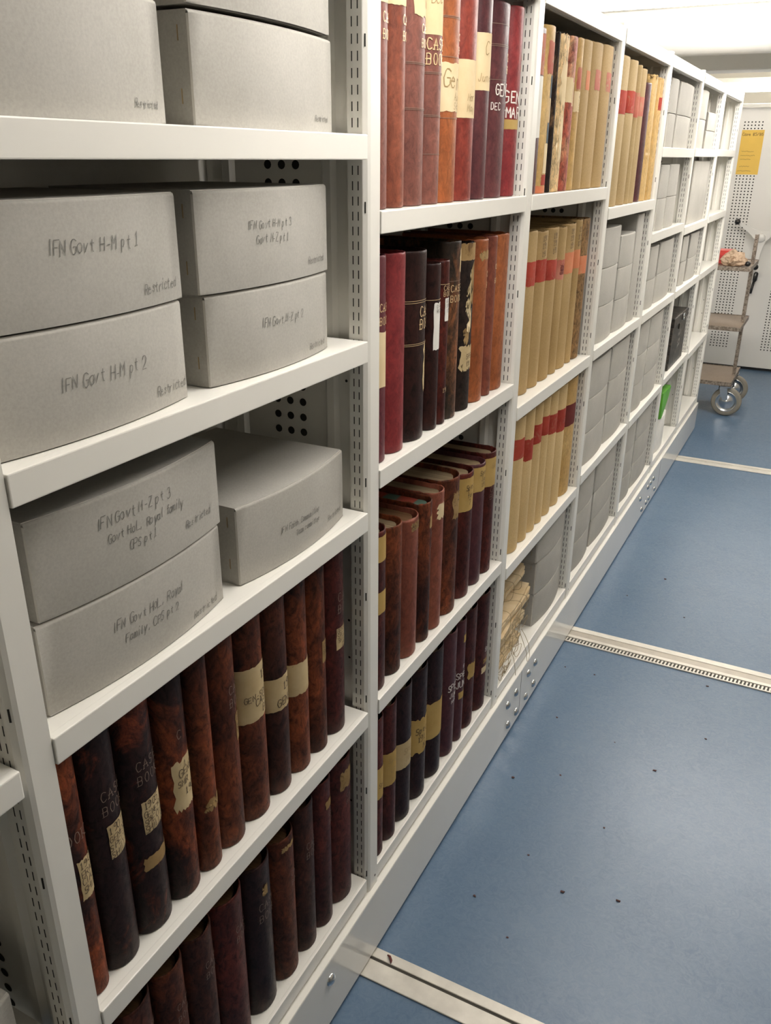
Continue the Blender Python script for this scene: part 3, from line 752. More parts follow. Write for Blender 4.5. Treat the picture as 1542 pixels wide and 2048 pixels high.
# second bay, third shelf: thick case books seen from above
E5 = [1.004, 1.100, 1.193, 1.299, 1.379, 1.466, 1.596, 1.703, 1.803, 1.897]
rows = [
 dict(look='maroon case book with two ochre labels', mat='maroon', h=.468, labels=[('label_ochre', .384, .455), ('label_ochre', .234, .299)]),
 dict(look='orange-headed case book with grey pages', mat='rust', h=.450, texts=CB(.345, .315, .016, 'dull', .3), pages='pages'),
 dict(look='brown case book with scribbled paper strip', mat='redbrown', h=.433, labels=[('label_dark', .392, .42, -.35, .97, .005)], texts=CB(.337, .308, .018, 'dull', .1) + [('Spinal', .40, .016, 'ink', -.25)], pages='pages_brown_shade'),
 dict(look='orange case book with marbled red and green edges', mat='rust', h=.445, labels=[('label_dark', .362, .402, -.1, .97, .006)], texts=CB(.33, .30, .014, 'dull', .2), pages='pages_marbled'),
 dict(look='red-brown case book with white paper patch', mat='redbrown', h=.449, labels=[('label_cream', .361, .412, -.45, .25, .008), ('label', .36, .415, .3, .97, .004)]),
 dict(look='thick case book with dark stained label', mat='rust', h=.455, labels=[('label_dark', .314, .412, -.3, .97, .012)], texts=[('Sp', .375, .028, 'ink', .1)], pages='pages'),
 dict(look='case book with broad ochre label lettered Spec', mat='maroon', h=.434, labels=[('label_ochre', .306, .418)], texts=[('Spec', .375, .018, 'ink', -.4), ('for', .35, .016, 'ink', -.3), ('7', .325, .016, 'ink', -.2)]),
 dict(look='plum case book with ochre label and frayed pages', mat='plum', h=.431, labels=[('label_ochre', .335, .42)], texts=[('Spec', .39, .016, 'ink', -.3), ('Jan', .37, .014, 'ink', -.2), ('191', .35, .014, 'ink', -.2)] + CB(.318, .295, .013, 'dull', .2)),
 dict(look='maroon case book with ochre head label', mat='maroon', h=.441, labels=[('label_ochre', .321, .421)], texts=[('Spec', .385, .016, 'brownink', -.3)] + [('CASE', .300, .019, 'dull', -.3), ('BOOK', .274, .019, 'dull', -.3)]),
]
shelf_books(E5, rows, .888, 'second bay, third shelf', "case books on the second bay's third shelf", xf=-.014, wear=.002, depth=.31, recess=.016)

# second bay, bottom shelf
E6 = [1.004, 1.085, 1.168, 1.280, 1.390, 1.519, 1.620, 1.687, 1.808, 1.932]
rows = [
 dict(look='maroon case book with ochre band', mat='maroon', h=.488, labels=[('label_ochre', .211, .321)], texts=[('Spin', .25, .016, 'ink', -.2)]),
 dict(look='red-brown case book with wide ochre band', mat='maroon', h=.488, labels=[('label_ochre', .205, .323)], texts=[('Spec', .285, .015, 'brownink', -.4), ('1919', .25, .015, 'brownink', -.3), ('Jan', .22, .014, 'brownink', -.3)]),
 dict(look='dark plum case book with band lettered SPEC', mat='dark', h=.488, labels=[('label', .198, .294)], texts=[('SPEC', .25, .019, 'brownink', -.3), ('JUNE', .22, .016, 'brownink', -.2)] + CB(.34, .315, .015, 'dull', .1)),
 dict(look='dark case book with spotted paper band', mat='dark', h=.488, labels=[('label_ochre', .172, .309, -.97, .97, .012)], texts=[('Spec', .25, .022, 'ink', -.5), ('191', .22, .022, 'ink', -.4), ('N', .19, .02, 'ink', 0)] + CB(.345, .32, .015, 'dull', .1)),
 dict(look='dark case book with torn plain band', mat='dark', h=.488, labels=[('label_ochre', .156, .298, -.97, .97, .008)], texts=CB(.345, .318, .015, 'dull', .05)),
 dict(look='plum book lettered SPEC JUNE in white', mat='plum', h=.488, texts=[('R', .30, .018, 'white', .2), ('SPEC', .263, .024, 'white', -.45), ('JUNE', .232, .018, 'white', -.3), ('MAR', .21, .014, 'white', -.2)] + CB(.36, .335, .015, 'dull', -.1)),
 dict(look='slim plum book lettered SPEC JUN in white', mat='plum', h=.488, labels=[('label_ochre', .40, .43, -.2, .9, .002), ('label_ochre', .176, .205, -.5, .97, .002)], texts=[('SPEC', .262, .022, 'white', -.75), ('JUN', .225, .024, 'white', -.75), ('R', .30, .014, 'white', -.1)]),
 dict(look='wine case book with torn ochre label', mat='maroon', h=.488, labels=[('label_ochre', .205, .272, -.45, .8, .01)], texts=[('Spec', .245, .014, 'brownink', -.2), ('NOV', .225, .014, 'brownink', -.2)] + CB(.36, .335, .015, 'dull', .2)),
 dict(look='wine case book lettered SPE above pale label', mat='maroon', h=.488, labels=[('label_cream', .155, .182, -.3, .8, .003), ('label_dark', .195, .215, -.2, .9, .003)], texts=[('SPEC', .245, .016, 'white', -.1)] + CB(.36, .335, .015, 'dull', .1)),
]
shelf_books(E6, rows, BASE, 'second bay, bottom shelf', "case books on the second bay's bottom shelf", xf=-.012, wear=.001)

# third bay, top shelf: mixed damaged bindings and buckram
E7 = [2.004, 2.098, 2.188, 2.228, 2.345, 2.435, 2.505, 2.625, 2.775, 2.928]
rows = [
 dict(look='slim purple ledger with long white label', mat='plum', h=.455, labels=[('label_white', .159, .328, -.5, .95, .002), ('label_pink', .33, .44, -.4, .9, .004)]),
 dict(look='slim tan ledger with stacked paper patches', mat='vellum', h=.470, labels=[('label_pink', .337, .43, -.6, .9, .006), ('label_blue', .274, .337, .0, .9), ('label_cream', .206, .274, .1, .97), ('label_blue', .146, .206, -.1, .97), ('label_cream', .058, .146, -.3, .97), ('label_red', .023, .056, -.4, .97), ('label_orange', .0, .022)]),
 dict(look='thin black ledger standing for a shaded gap', mat='ruindark', h=.462, wear=.005),  # black book added to paint the dark gap between bindings
 dict(look='flaking cream ledger with blackened foot', mat='ruin', h=.465, labels=[('label_cream', .25, .39, -.6, .9, .02), ('label_cream', .09, .24, -.5, .9, .02)], wear=.006),
 dict(look='worn red and cream ledger with paper label', mat='redcream', h=.469, labels=[('label_cream', .272, .348, -.85, -.1, .003), ('label_cream', .262, .335, -.1, .1, .003)], wear=.004),
 dict(look='yellowed vellum ledger with rubbed red label', mat='vellum', h=.472, labels=[('label_pink', .314, .385, -.6, .8, .006), ('label_cream', .248, .313, -.7, .85, .003)], texts=[('A', .29, .014, 'ink', -.1), ('L', .272, .014, 'ink', -.1), ('S', .255, .014, 'ink', -.1)], wear=.003),
 dict(look='tan buckram ledger with orange label', mat='tan', h=.474, labels=[('label_orange', .321, .382, -.35, .8, .003)]),
 dict(look='tan buckram ledger with rectangular red label', mat='tan', h=.480, labels=[('label_pink', .329, .395, -.45, .75, .003)]),
 dict(look='wide tan buckram ledger with red label', mat='tan', h=.486, labels=[('label_pink', .332, .398, -.4, .8, .003)]),
]
for r in rows: r['name'] = 'ledger'
shelf_books(E7, rows, 2.112, 'third bay, top shelf', "ledgers on the third bay's top shelf", xf=-.012, wear=.001, bulge=.022)

# third bay, second shelf: seven tall tan volumes
E8 = [2.135, 2.253, 2.373, 2.502, 2.594, 2.725, 2.800, 2.926]
NUM = lambda z: [('191', z, .018, 'ink', -.38), ('191', z - .026, .018, 'ink', -.38), ('191', z - .052, .018, 'ink', -.38)]
rows = [
 dict(look='tan volume with low-hanging red label', mat='tan', h=.556, labels=[('label_red', .375, .457, -.97, .97, .004)]),
 dict(look='tan volume with bright red label and pencilled years', mat='tan', h=.548, labels=[('label_red', .377, .454, -.97, .97, .002)], texts=NUM(.515)),
 dict(look='tan volume with dark red label and pencilled years', mat='tan', h=.552, labels=[('label_red', .37, .442, -.97, .97, .003)], texts=NUM(.515)),
 dict(look='narrow tan volume with maroon label', mat='tan', h=.547, labels=[('label_pink', .357, .431, -.97, .97, .004), ('label_maroon', .375, .42, -.5, .7, .01)]),
 dict(look='tan volume with faded orange label', mat='tan', h=.553, labels=[('label_orange', .368, .448, -.97, .97, .003)], texts=NUM(.515)),
 dict(look='narrow tan volume with faded orange label', mat='tan', h=.560, labels=[('label_orange', .377, .45, -.97, .97, .003)], texts=NUM(.515)),
 dict(look='brown stained volume with orange label', mat='browntan', h=.560, labels=[('label_orange', .346, .418, -.97, .97, .005)], texts=NUM(.52)),
]
for r in rows: r['name'] = 'bound_volume'
shelf_books(E8, rows, 1.438, 'third bay, second shelf', "tan bound volumes on the third bay's second shelf", xf=-.038, wear=.0025, bulge=.03)

# third bay, third shelf: seven cream volumes
E9 = [2.106, 2.226, 2.330, 2.429, 2.520, 2.639, 2.763, 2.930]
rows = [
 dict(look='cream volume with red label and pen scratch', mat='cream', h=.532, labels=[('label_red', .374, .452, -.97, .97, .003)]),
 dict(look='cream volume with peeling low red label', mat='cream', h=.532, labels=[('label_red', .331, .42, -.97, .97, .006)]),
 dict(look='narrow cream volume with faded red label', mat='cream', h=.532, labels=[('label_red', .371, .449, -.97, .97, .002)]),
 dict(look='cream volume with red label under black letters', mat='cream', h=.532, labels=[('label_red', .378, .457, -.97, .97, .002)]),
 dict(look='cream volume with dark red label and years', mat='cream', h=.532, labels=[('label_red', .357, .439, -.97, .97, .002)], texts=[('19', .49, .015, 'ink', .2), ('19', .467, .015, 'ink', .2)]),
 dict(look='cream volume with brick red label', mat='cream', h=.532, labels=[('label_red', .333, .43, -.97, .97, .002)], texts=[('LEE', .37, .016, 'dull', -.2)]),
 dict(look='wide cream volume with dark maroon label', mat='vellum', h=.532, labels=[('label_maroon', .322, .418, -.97, .97, .003)]),
]
for r in rows: r['name'] = 'bound_volume'
shelf_books(E9, rows, .832, 'third bay, third shelf', "cream bound volumes on the third bay's third shelf", xf=-.022, wear=.001, bulge=.034)

# fourth bay, top shelf
E10 = [3.05, 3.225, 3.370, 3.431, 3.556, 3.675, 3.80, 3.851, 3.935]
rows = [
 dict(look='olive-tan volume with bright red label', mat='olive', h=.560, labels=[('label_red', .351, .437, -.97, .97, .001)]),
 dict(look='olive-tan volume with dark red label', mat='olive', h=.558, labels=[('label_red', .36, .445, -.97, .97, .002)]),
 dict(look='narrow olive-tan volume with pink label', mat='olive', h=.550, labels=[('label_pink', .348, .445, -.97, .97, .002)]),
 dict(look='olive-tan volume with faded pink label', mat='olive', h=.542, labels=[('label_pink', .356, .433, -.97, .97, .002)]),
 dict(look='shorter dark purple ledger with small lettering', mat='plum', h=.497, texts=[('AB', .38, .02, 'white', .1)]),
 dict(look='ragged yellow vellum volume with curled head', mat='vellum', h=.540, labels=[('label_cream', .20, .212, -.6, .9, .002)], wear=.008),
 dict(look='slim yellow vellum volume', mat='vellum', h=.535, wear=.006),
 dict(look='yellow-brown volume with small red label', mat='vellum', h=.537, labels=[('label_red', .396, .453, -.6, .8, .003)], wear=.005),
]
for r in rows: r['name'] = 'bound_volume'
shelf_books(E10, rows, 2.030, 'fourth bay, top shelf', "volumes on the fourth bay's top shelf", xf=-.012, wear=.001, bulge=.03)

# ================================================================== ARCHIVE BOXES
def arch_box(label, group, y0, y1, z0, h, depth=.31, xf=-.04, bow=.022, writing=(), staples=True, name='archive_box', seam=False, tilt=0.0, mat='board'):
    w = y1 - y0; n = 14
    if len(label.split()) > 16: print('LABEL LEN', len(label.split()), label)
    t = thing(name, label, 'box', (xf, (y0 + y1) / 2, z0 + .0006), 0, group)
    if tilt: t.rotation_euler = (0, tilt, 0)
    def front(u, off=0.0):          # u in -1..1 across the front
        return bow * (1 - u * u) + off
    th = .0035
    # carcase
    b = B()
    pl = [(-depth, -w / 2)] + [(front(-1 + 2 * i / n, -.0045), -w / 2 + w * i / n) for i in range(n + 1)] + [(-depth, w / 2)]
    A = [b.verts.new((x, y, .0)) for x, y in pl]; Z = [b.verts.new((x, y, h - th)) for x, y in pl]
    k = len(pl)
    for i in range(k):
        f = b.faces.new((A[i], A[(i + 1) % k], Z[(i + 1) % k], Z[i]))
    b.faces.new(A[::-1]); b.faces.new(Z)
    bmesh.ops.recalc_face_normals(b, faces=b.faces[:])
    obj('body', b, MAT[mat], t)
    # front flap: a thin bowed panel with pale cut edges
    b = B()
    F = [[b.verts.new((front(-1 + 2 * i / n, o), (-w / 2 + w * i / n) * .999, zz)) for i in range(n + 1)] for o, zz in ((0, .0008), (0, .004), (0, h - .006), (-.0012, h - .0022), (-.004, h - .0008))]
    for a, c in zip(F, F[1:]):
        for i in range(n):
            f = b.faces.new((a[i], a[i + 1], c[i + 1], c[i])); f.smooth = True
    for i0, i1 in ((0, -1), (-1, 0)):
        i = i0
        q = [F[0][i], F[2][i]]
        x, y = F[0][i].co.x, F[0][i].co.y
        v1 = b.verts.new((x - .0045, y, F[2][i].co.z)); v2 = b.verts.new((x - .0045, y, F[0][i].co.z))
        f = b.faces.new((q[0], q[1], v1, v2)); f.material_index = 1
    bmesh.ops.recalc_face_normals(b, faces=b.faces[:])
    obj('front_flap', b, [MAT[mat], MAT['board_edge']], t)
    # lid
    b = B()
    pl = [(-depth, -w / 2 + .0005)] + [(front(-1 + 2 * i / n, -.0045), (-w / 2 + w * i / n) * .998) for i in range(n + 1)] + [(-depth, w / 2 - .0005)]
    A = [b.verts.new((x, y, h - th)) for x, y in pl]; Z = [b.verts.new((x, y, h)) for x, y in pl]
    for i in range(k):
        f = b.faces.new((A[i], A[(i + 1) % k], Z[(i + 1) % k], Z[i])); f.material_index = 1 if 1 <= i <= n else 0
    b.faces.new(A[::-1]); b.faces.new(Z)
    bmesh.ops.recalc_face_normals(b, faces=b.faces[:])
    obj('lid', b, [MAT[mat], MAT['board_edge']], t)
    if staples:
        for zz in (h * .2, h * .74):
            b = B(); box(b, -.0225, -.0212, -w / 2 - .0012, -w / 2, zz, zz + .021); obj('staple', b, MAT['brass'], t)
    if writing:
        rnd = random.Random(int(y0 * 977 + z0 * 3331))
        for txt, uy, uz, size in writing:      # uy: along the front from the left edge, uz: height of the baseline
            b = B()
            st, wd = text_strokes(txt, size, .09, .14, False, .13, rnd, .45)
            def fm(u, v):
                yy = -w / 2 + uy + u; q = yy / (w / 2)
                return Vector((front(q, .0008), yy, uz + v))
            ribbon(b, st, fm, max(.0012, size * .065), .006)
            obj('pencil_writing', b, MAT['pencil'], t)
    return t
gx = "grey archive boxes on the nearest bay"
z1 = 2.257
arch_box('grey archive box at upper left, nearest bay top shelf', gx, .012, .402, z1, .158, writing=[('Restricted', .315, .02, .010)], bow=.02)
arch_box('grey archive box, lower of two on right, nearest bay top shelf', gx, .470, .875, z1, .157, writing=[('Restricted', .325, .018, .010)], bow=.02)
arch_box('grey archive box, upper of two on right, nearest bay top shelf', gx, .468, .870, z1 + .163, .157, bow=.022)
z2 = 1.8505
arch_box('grey archive box, lower left, nearest bay second shelf, pencilled pt 2', gx, .006, .398, z2, .156, writing=[('IFN Govt H-M pt 2', .118, .072, .0185), ('Restricted', .305, .022, .0150)])
arch_box('grey archive box, upper left, nearest bay second shelf, pencilled pt 1', gx, .010, .405, z2 + .158, .157, writing=[('IFN Govt H-M pt 1', .125, .088, .0185), ('Restricted', .295, .020, .0150)])
arch_box('grey archive box, lower right, nearest bay second shelf, pencilled M-Z pt 2', gx, .459, .843, z2, .153, writing=[('IFN Govt M-Z pt 2', .13, .083, .0150), ('Restricted', .29, .014, .0130)])
arch_box('grey archive box, upper right, nearest bay second shelf, two pencilled lines', gx, .449, .8485, z2 + .155, .161, writing=[('IFN Govt H-M pt 3', .115, .096, .0140), ('Govt M-Z pt 1', .135, .072, .0140), ('Restricted', .305, .022, .0130)])
z3 = 1.4495
arch_box('grey archive box, lower left, nearest bay third shelf, Family pt 2', gx, .036, .449, z3, .151, writing=[('IFN Govt HoL, Royal', .122, .083, .0165), ('Family, CPS pt 2', .145, .055, .0150), ('Restricted', .31, .012, .0140)])
arch_box('grey archive box, upper left, nearest bay third shelf, Royal family pt 1', gx, .045, .456, z3 + .153, .155, writing=[('IFN Govt M-Z pt 3', .11, .105, .0175), ('Govt HoL, Royal family', .125, .078, .0150), ('CPS pt 1', .165, .052, .0150), ('Restricted', .30, .034, .0140)])
arch_box('lone grey archive box on right of nearest bay third shelf', gx, .504, .897, z3, .161, writing=[('IFN Faith Communities', .115, .068, .0130), ('Team committee', .165, .046, .0120), ('Restricted', .30, .024, .0130)], depth=.35)
arch_box('grey archive box at far left edge below the cut-off shelf', gx, -.52, -.12, .887, .16)
g3 = "grey archive boxes beside the paper bundles"
for i, nm in enumerate(('bottom', 'middle', 'top')):
    arch_box(f'grey archive box, {nm} of stack behind the paper bundles, third bay', g3, 2.520 - .012 * (i == 2), 2.925, BASE + i * .158, .156, xf=-.035, bow=.02)

LVN = ('bottom', 'middle', 'top')
def stacks(bay, where, group, z0, cols):
    for cname, y0, y1, hs in cols:
        z = z0; n = len(hs)
        for i, h in enumerate(hs):
            pos = {1: 'single', 2: ('lower', 'upper')[i] if n == 2 else '', 3: LVN[i] if n == 3 else ''}[n]
            arch_box(f'grey archive box, {pos} in {cname} stack, {bay} bay, {where}', group, y0 + random.uniform(-.006, .006), y1 + random.uniform(-.006, .004), z, h - .0015, xf=-.030, bow=.010, staples=False, depth=.30)
            z += h
stacks('fourth', 'second shelf', "grey boxes on the fourth bay's second shelf", 1.447, [('left', 3.125, 3.42, (.165, .163, .166)), ('right', 3.445, 3.742, (.152, .147, .146))])
arch_box('upright grey archive box at right end, fourth bay second shelf', "grey boxes on the fourth bay's second shelf", 3.760, 3.905, 1.447, .52, xf=-.03, bow=.008, staples=False, depth=.30)
stacks('fourth', 'third shelf', "grey boxes on the fourth bay's third shelf", .867, [('left', 3.122, 3.492, (.163, .165, .168)), ('right', 3.512, 3.91, (.160, .168, .170))])
stacks('fourth', 'bottom shelf', "grey boxes on the fourth bay's bottom shelf", BASE, [('left', 3.122, 3.425, (.157, .157, .155)), ('right', 3.458, 3.90, (.155, .157, .158))])
stacks('fifth', 'top shelf', "grey boxes on the fifth bay's top shelf", 2.270, [('left', 4.20, 4.397, (.162, .160)), ('right', 4.450, 4.872, (.163, .160))])
stacks('fifth', 'second shelf', "grey boxes on the fifth bay's second shelf", 1.860, [('left', 4.198, 4.428, (.163, .166)), ('right', 4.440, 4.735, (.165, .166))])
stacks('fifth', 'third shelf', "grey boxes on the fifth bay's third shelf", 1.447, [('left', 4.185, 4.408, (.160, .172)), ('right', 4.450, 4.875, (.163, .172))])
stacks('fifth', 'fourth shelf', "grey boxes on the fifth bay's fourth shelf", .865, [('left', 4.165, 4.438, (.160, .170, .175)), ('right', 4.455, 4.845, (.165, .160, .175))])
stacks('fifth', 'bottom shelf', "grey boxes on the fifth bay's bottom shelf", BASE, [('left', 4.150, 4.410, (.157, .157, .155)), ('right', 4.442, 4.910, (.157, .157, .155))])
stacks('sixth', 'top shelf', "grey boxes on the sixth bay's top shelf", 2.275, [('left', 5.20, 5.45, (.165, .160)), ('right', 5.545, 5.915, (.110, .108))])
arch_box('tall grey archive box filling the sixth bay second shelf', None, 5.26, 5.92, 1.830, .375, xf=-.03, bow=.006, staples=False, depth=.30)
stacks('sixth', 'third shelf', "grey boxes on the sixth bay's third shelf", 1.447, [('left', 5.245, 5.455, (.155, .155)), ('right', 5.525, 5.905, (.152, .157))])
arch_box('white card box on sixth bay bottom shelf under green plastic', None, 5.19, 5.50, BASE, .245, xf=-.03, bow=.012, staples=False, mat='whitecard', depth=.28)

# green plastic on the white box
b = B()
prof = [(5.215, .0), (5.24, .0), (5.50, .10), (5.53, .175), (5.43, .185), (5.215, .185)]
for x in (-.02, -.16): pass
fr = [b.verts.new((-.018 + .008 * math.sin(i * 2), y, z)) for i, (y, z) in enumerate(prof)]; bk = [b.verts.new((-.20, y, z)) for y, z in prof]
for i in range(6): b.faces.new((fr[i], fr[(i + 1) % 6], bk[(i + 1) % 6], bk[i]))
b.faces.new(fr); b.faces.new(bk[::-1])
bmesh.ops.recalc_face_normals(b, faces=b.faces[:])
bmesh.ops.bevel(b, geom=b.edges[:], offset=.006, segments=2, affect='EDGES')
for v in b.verts: v.co.y -= 5.35
tag(obj('plastic_bag', b, MAT['green'], None, loc=(0, 5.35, BASE + .2462)), 'bright green plastic bag on white box, sixth bay bottom shelf', 'bag')

# black deed box
t = thing('deed_box', 'worn black tin deed box with white lettering, sixth bay fourth shelf', 'box', (-.02, 5.52, .8856))
b = B(); box(b, -.30, 0, -.275, .275, 0, .29, 0, .006, 2); obj('body', b, MAT['tin'], t)
b = B(); box(b, -.304, .005, -.28, .28, .2905, .352, 0, .006, 2); obj('lid', b, MAT['tin'], t)
b = B(); lathe(b, [(.018, .0055), (.024, .007), (.026, .011), (.024, .014), (.018, .014), (.016, .010)], (0, .06, .32), 'x', 18); obj('ring_handle', b, MAT['chrome'], t)
b = B(); box(b, .0, .006, -.05, -.01, .25, .288, 0, .002); obj('hasp', b, MAT['tin'], t)
b = B(); rn = random.Random(3)
for tx, y, z, s in (('xxll', -.02, .195, .036), ('L xx', -.01, .15, .028), ('xxx', .0, .115, .03)):
    st, w_ = text_strokes(tx.replace('x', 'v'), s, .12, .05, False, .2, rn)
    ribbon(b, st, lambda u, v: Vector((.0008, y + u, z + v)), .004, .01)
obj('white_lettering', b, MAT['white'], t)

# ================================================================== PAPER BUNDLES (third bay, bottom shelf)
def bundle(label, y0, y1, z, th, xf, depth, rz, seed, sheets=5, lift=.0, sk=.0):
    rn = random.Random(seed)
    t = thing('paper_bundle', label, 'papers', (xf, (y0 + y1) / 2, z), rz, 'string-tied paper bundles on the third bay')
    ln = y1 - y0
    b = B(); nx, ny = 5, 16
    ph0 = rn.uniform(0, 6)
    for s in range(sheets):
        zb = th * s / sheets; tk = th / sheets * rn.uniform(.80, .93)
        yl, yr = -ln / 2 + rn.uniform(0, .012), ln / 2 - rn.uniform(0, .03); jx = rn.uniform(-.012, .006)
        top, bot = [], []
        for j in range(ny + 1):
            v = j / ny; rt, rb = [], []
            for i in range(nx + 1):
                u = i / nx
                x = -depth * (1 - u) + jx + .004 * math.sin(v * 5 + s + ph0) + (rn.uniform(-.0015, .0015) if i == nx else 0)
                y = yl + (yr - yl) * v + (rn.uniform(-.004, .004) if j in (0, ny) else 0)
                wv = (lift * v * v + .004 * (1 + math.sin(v * 4 + ph0)) + .002 * (1 + math.sin(u * 4 + ph0)) - sk * (1 - u) * v) if True else 0
                wv = max(wv, 0) if s else max(wv, 0)
                rt.append(b.verts.new((x, y, zb + tk + wv))); rb.append(b.verts.new((x, y, zb + wv)))
            top.append(rt); bot.append(rb)
        for j in range(ny):
            for i in range(nx):
                b.faces.new((top[j][i], top[j][i + 1], top[j + 1][i + 1], top[j + 1][i])); b.faces.new((bot[j][i + 1], bot[j][i], bot[j + 1][i], bot[j + 1][i + 1]))
            b.faces.new((top[j][nx], bot[j][nx], bot[j + 1][nx], top[j + 1][nx])); b.faces.new((bot[j][0], top[j][0], top[j + 1][0], bot[j + 1][0]))
        for i in range(nx):
            b.faces.new((bot[0][i], bot[0][i + 1], top[0][i + 1], top[0][i])); b.faces.new((bot[ny][i + 1], bot[ny][i], top[ny][i], top[ny][i + 1]))
    obj('paper_stack', b, MAT['bundle'], t)
    for q in range(3):
        yy = -ln * .34 + ln * .30 * q + rn.uniform(-.02, .02); b = B(); pth = []
        hx, hz = depth / 2 + .012, th / 2 + .014 + lift * .15
        for k in range(33):
            a = 2 * PI * k / 32; c, sn = math.cos(a), math.sin(a); p_ = .45
            pth.append((-depth / 2 + hx * math.copysign(abs(c) ** p_, c), yy + .022 * math.sin(a * 2 + q) + .01 * math.sin(a + q * 2), max(th / 2 + .008 + hz * math.copysign(abs(sn) ** p_, sn), .0012)))
        tube(b, pth, .0011, 5); obj('string', b, MAT['string'], t)
    return t
bz = BASE + .001
bundle('lowest buff paper bundle lying on the bottom shelf beside grey boxes', 2.075, 2.40, bz, .050, -.040, .21, .02, 1, 4)
bundle('second paper bundle from the bottom, loosely tied with string', 2.07, 2.43, bz + .082, .046, -.052, .21, -.03, 2, 4)
bundle('thick middle paper bundle with frayed right end', 2.07, 2.475, bz + .160, .066, -.030, .22, .03, 3, 5, .016)
bundle('topmost folded paper bundle under the shelf, third bay', 2.07, 2.44, bz + .262, .064, -.055, .21, -.02, 4, 4, .03)
# tangle of loose string hanging over the shelf edge
b = B(); rn = random.Random(11)
def loop(c, r1, r2, ph, n=30, sag=.01, r=.0010):
    pth = []
    for k in range(n + 1):
        a = 2 * PI * k / n
        pth.append((c[0] + .004 * math.sin(2 * a + ph), c[1] + r1 * math.cos(a) + .3 * r2 * math.sin(2 * a + ph), max(c[2] + r2 * math.sin(a) + sag * math.sin(3 * a + ph), BASE + .002)))
    tube(b, pth, r, 5)
for i in range(9): loop((-.012 + rn.uniform(0, .006), 2.08 + rn.random() * .20, BASE + .05 + rn.random() * .12), .02 + rn.random() * .04, .012 + rn.random() * .022, rn.random() * 6)
for i in range(4): loop((-.012, 2.07 + rn.random() * .07, BASE + .022), .025 + rn.random() * .02, .012, rn.random() * 6)
tube(b, [(-.012, 2.30, BASE + .11), (.0, 2.32, BASE + .07), (.014, 2.33, BASE + .03), (.018, 2.345, BASE - .03), (.0185, 2.335, BASE - .055), (.018, 2.315, BASE - .045), (.014, 2.31, BASE), (.0, 2.30, BASE + .05), (-.010, 2.28, BASE + .1)], .0011, 5)
tube(b, [(-.012, 2.12, BASE + .12), (-.008, 2.15, BASE + .10), (.002, 2.17, BASE + .05), (.010, 2.175, BASE + .005), (.017, 2.17, BASE - .03)], .0011, 5)
for v in b.verts: v.co.y -= 2.2
tag(obj('string_tangle', b, MAT['string'], None, loc=(0, 2.2, 0)), 'loose tangle of hemp string hanging from the paper bundles over the shelf edge', 'string')

# ================================================================== TROLLEY
TX0, TX1, TY0, TY1 = -.72, .212, 7.52, 8.25
t = thing('book_trolley', 'old brown metal book trolley on rubber wheels past the shelving', 'trolley', ((TX0 + TX1) / 2, (TY0 + TY1) / 2, 0))
cx, cy = (TX0 + TX1) / 2, (TY0 + TY1) / 2
lx, ly = (TX1 - TX0) / 2, (TY1 - TY0) / 2
for z in (.325, .825, 1.345):
    b = B(); box(b, -lx + .006, lx - .006, -ly + .006, ly - .006, z - .006, z)
    for x0, x1, y0, y1 in ((-lx, lx, -ly, -ly + .006), (-lx, lx, ly - .006, ly), (-lx, -lx + .006, -ly + .006, ly - .006), (lx - .006, lx, -ly + .006, ly - .006)): box(b, x0, x1, y0, y1, z - .03, z + .006, 1)
    obj('shelf', b, [MAT['trolley'], MAT['trolley_edge']], t)
for sx in (-1, 1):
    b = B(); xo = sx * (lx - .0065)
    box(b, min(xo, xo - sx * .005), max(xo, xo - sx * .005), -.024, .024, .285, 1.60, 0, .001)
    box(b, min(xo - sx * .005, xo - sx * .03), max(xo - sx * .005, xo - sx * .03), -.024, -.019, .285, 1.60)
    obj('post', b, MAT['trolley_edge'], t)
    for sy in (-1, 1):
        # castor: fork, tyre, hub
        wx, wy = sx * (lx - .055) + (.03 if sx > 0 else 0), sy * (ly - .09)
        b = B()
        box(b, wx - .07, wx + .03, wy - .05, wy + .05, .268, .284, 0, .003)
        for s in (-1, 1):
            y0 = wy + s * .036
            P = [(wx - .075, .268), (wx - .005, .268), (wx + .012, .16), (wx - .03, .15), (wx - .055, .19)]
            a = [b.verts.new((x, y0 - .003, z)) for x, z in P]; c = [b.verts.new((x, y0 + .003, z)) for x, z in P]
            for i in range(5): b.faces.new((a[i], a[(i + 1) % 5], c[(i + 1) % 5], c[i]))
            b.faces.new(a); b.faces.new(c[::-1])
        bmesh.ops.recalc_face_normals(b, faces=b.faces[:])
        fk = obj('castor_fork', b, MAT['chrome'], t)
        r = .1345
        b = B(); lathe(b, [(r * .70, -.024), (r * .90, -.027), (r * .98, -.02), (r, -.008), (r, .008), (r * .98, .02), (r * .90, .027), (r * .70, .024), (r * .68, 0), (r * .70, -.024)], (wx, wy, r + .0005), 'y', 40)
        w = obj('wheel', b, MAT['tyre'], fk)
        b = B(); lathe(b, [(.0005, -.036), (r * .1, -.036), (r * .14, -.030), (r * .30, -.026), (r * .42, -.016), (r * .60, -.014), (r * .66, -.024), (r * .70, -.025), (r * .70, .025), (r * .60, .014), (r * .3, .026), (.0005, .034)], (wx, wy, r + .0005), 'y', 32)
        obj('wheel_hub', b, MAT['chrome'], fk)
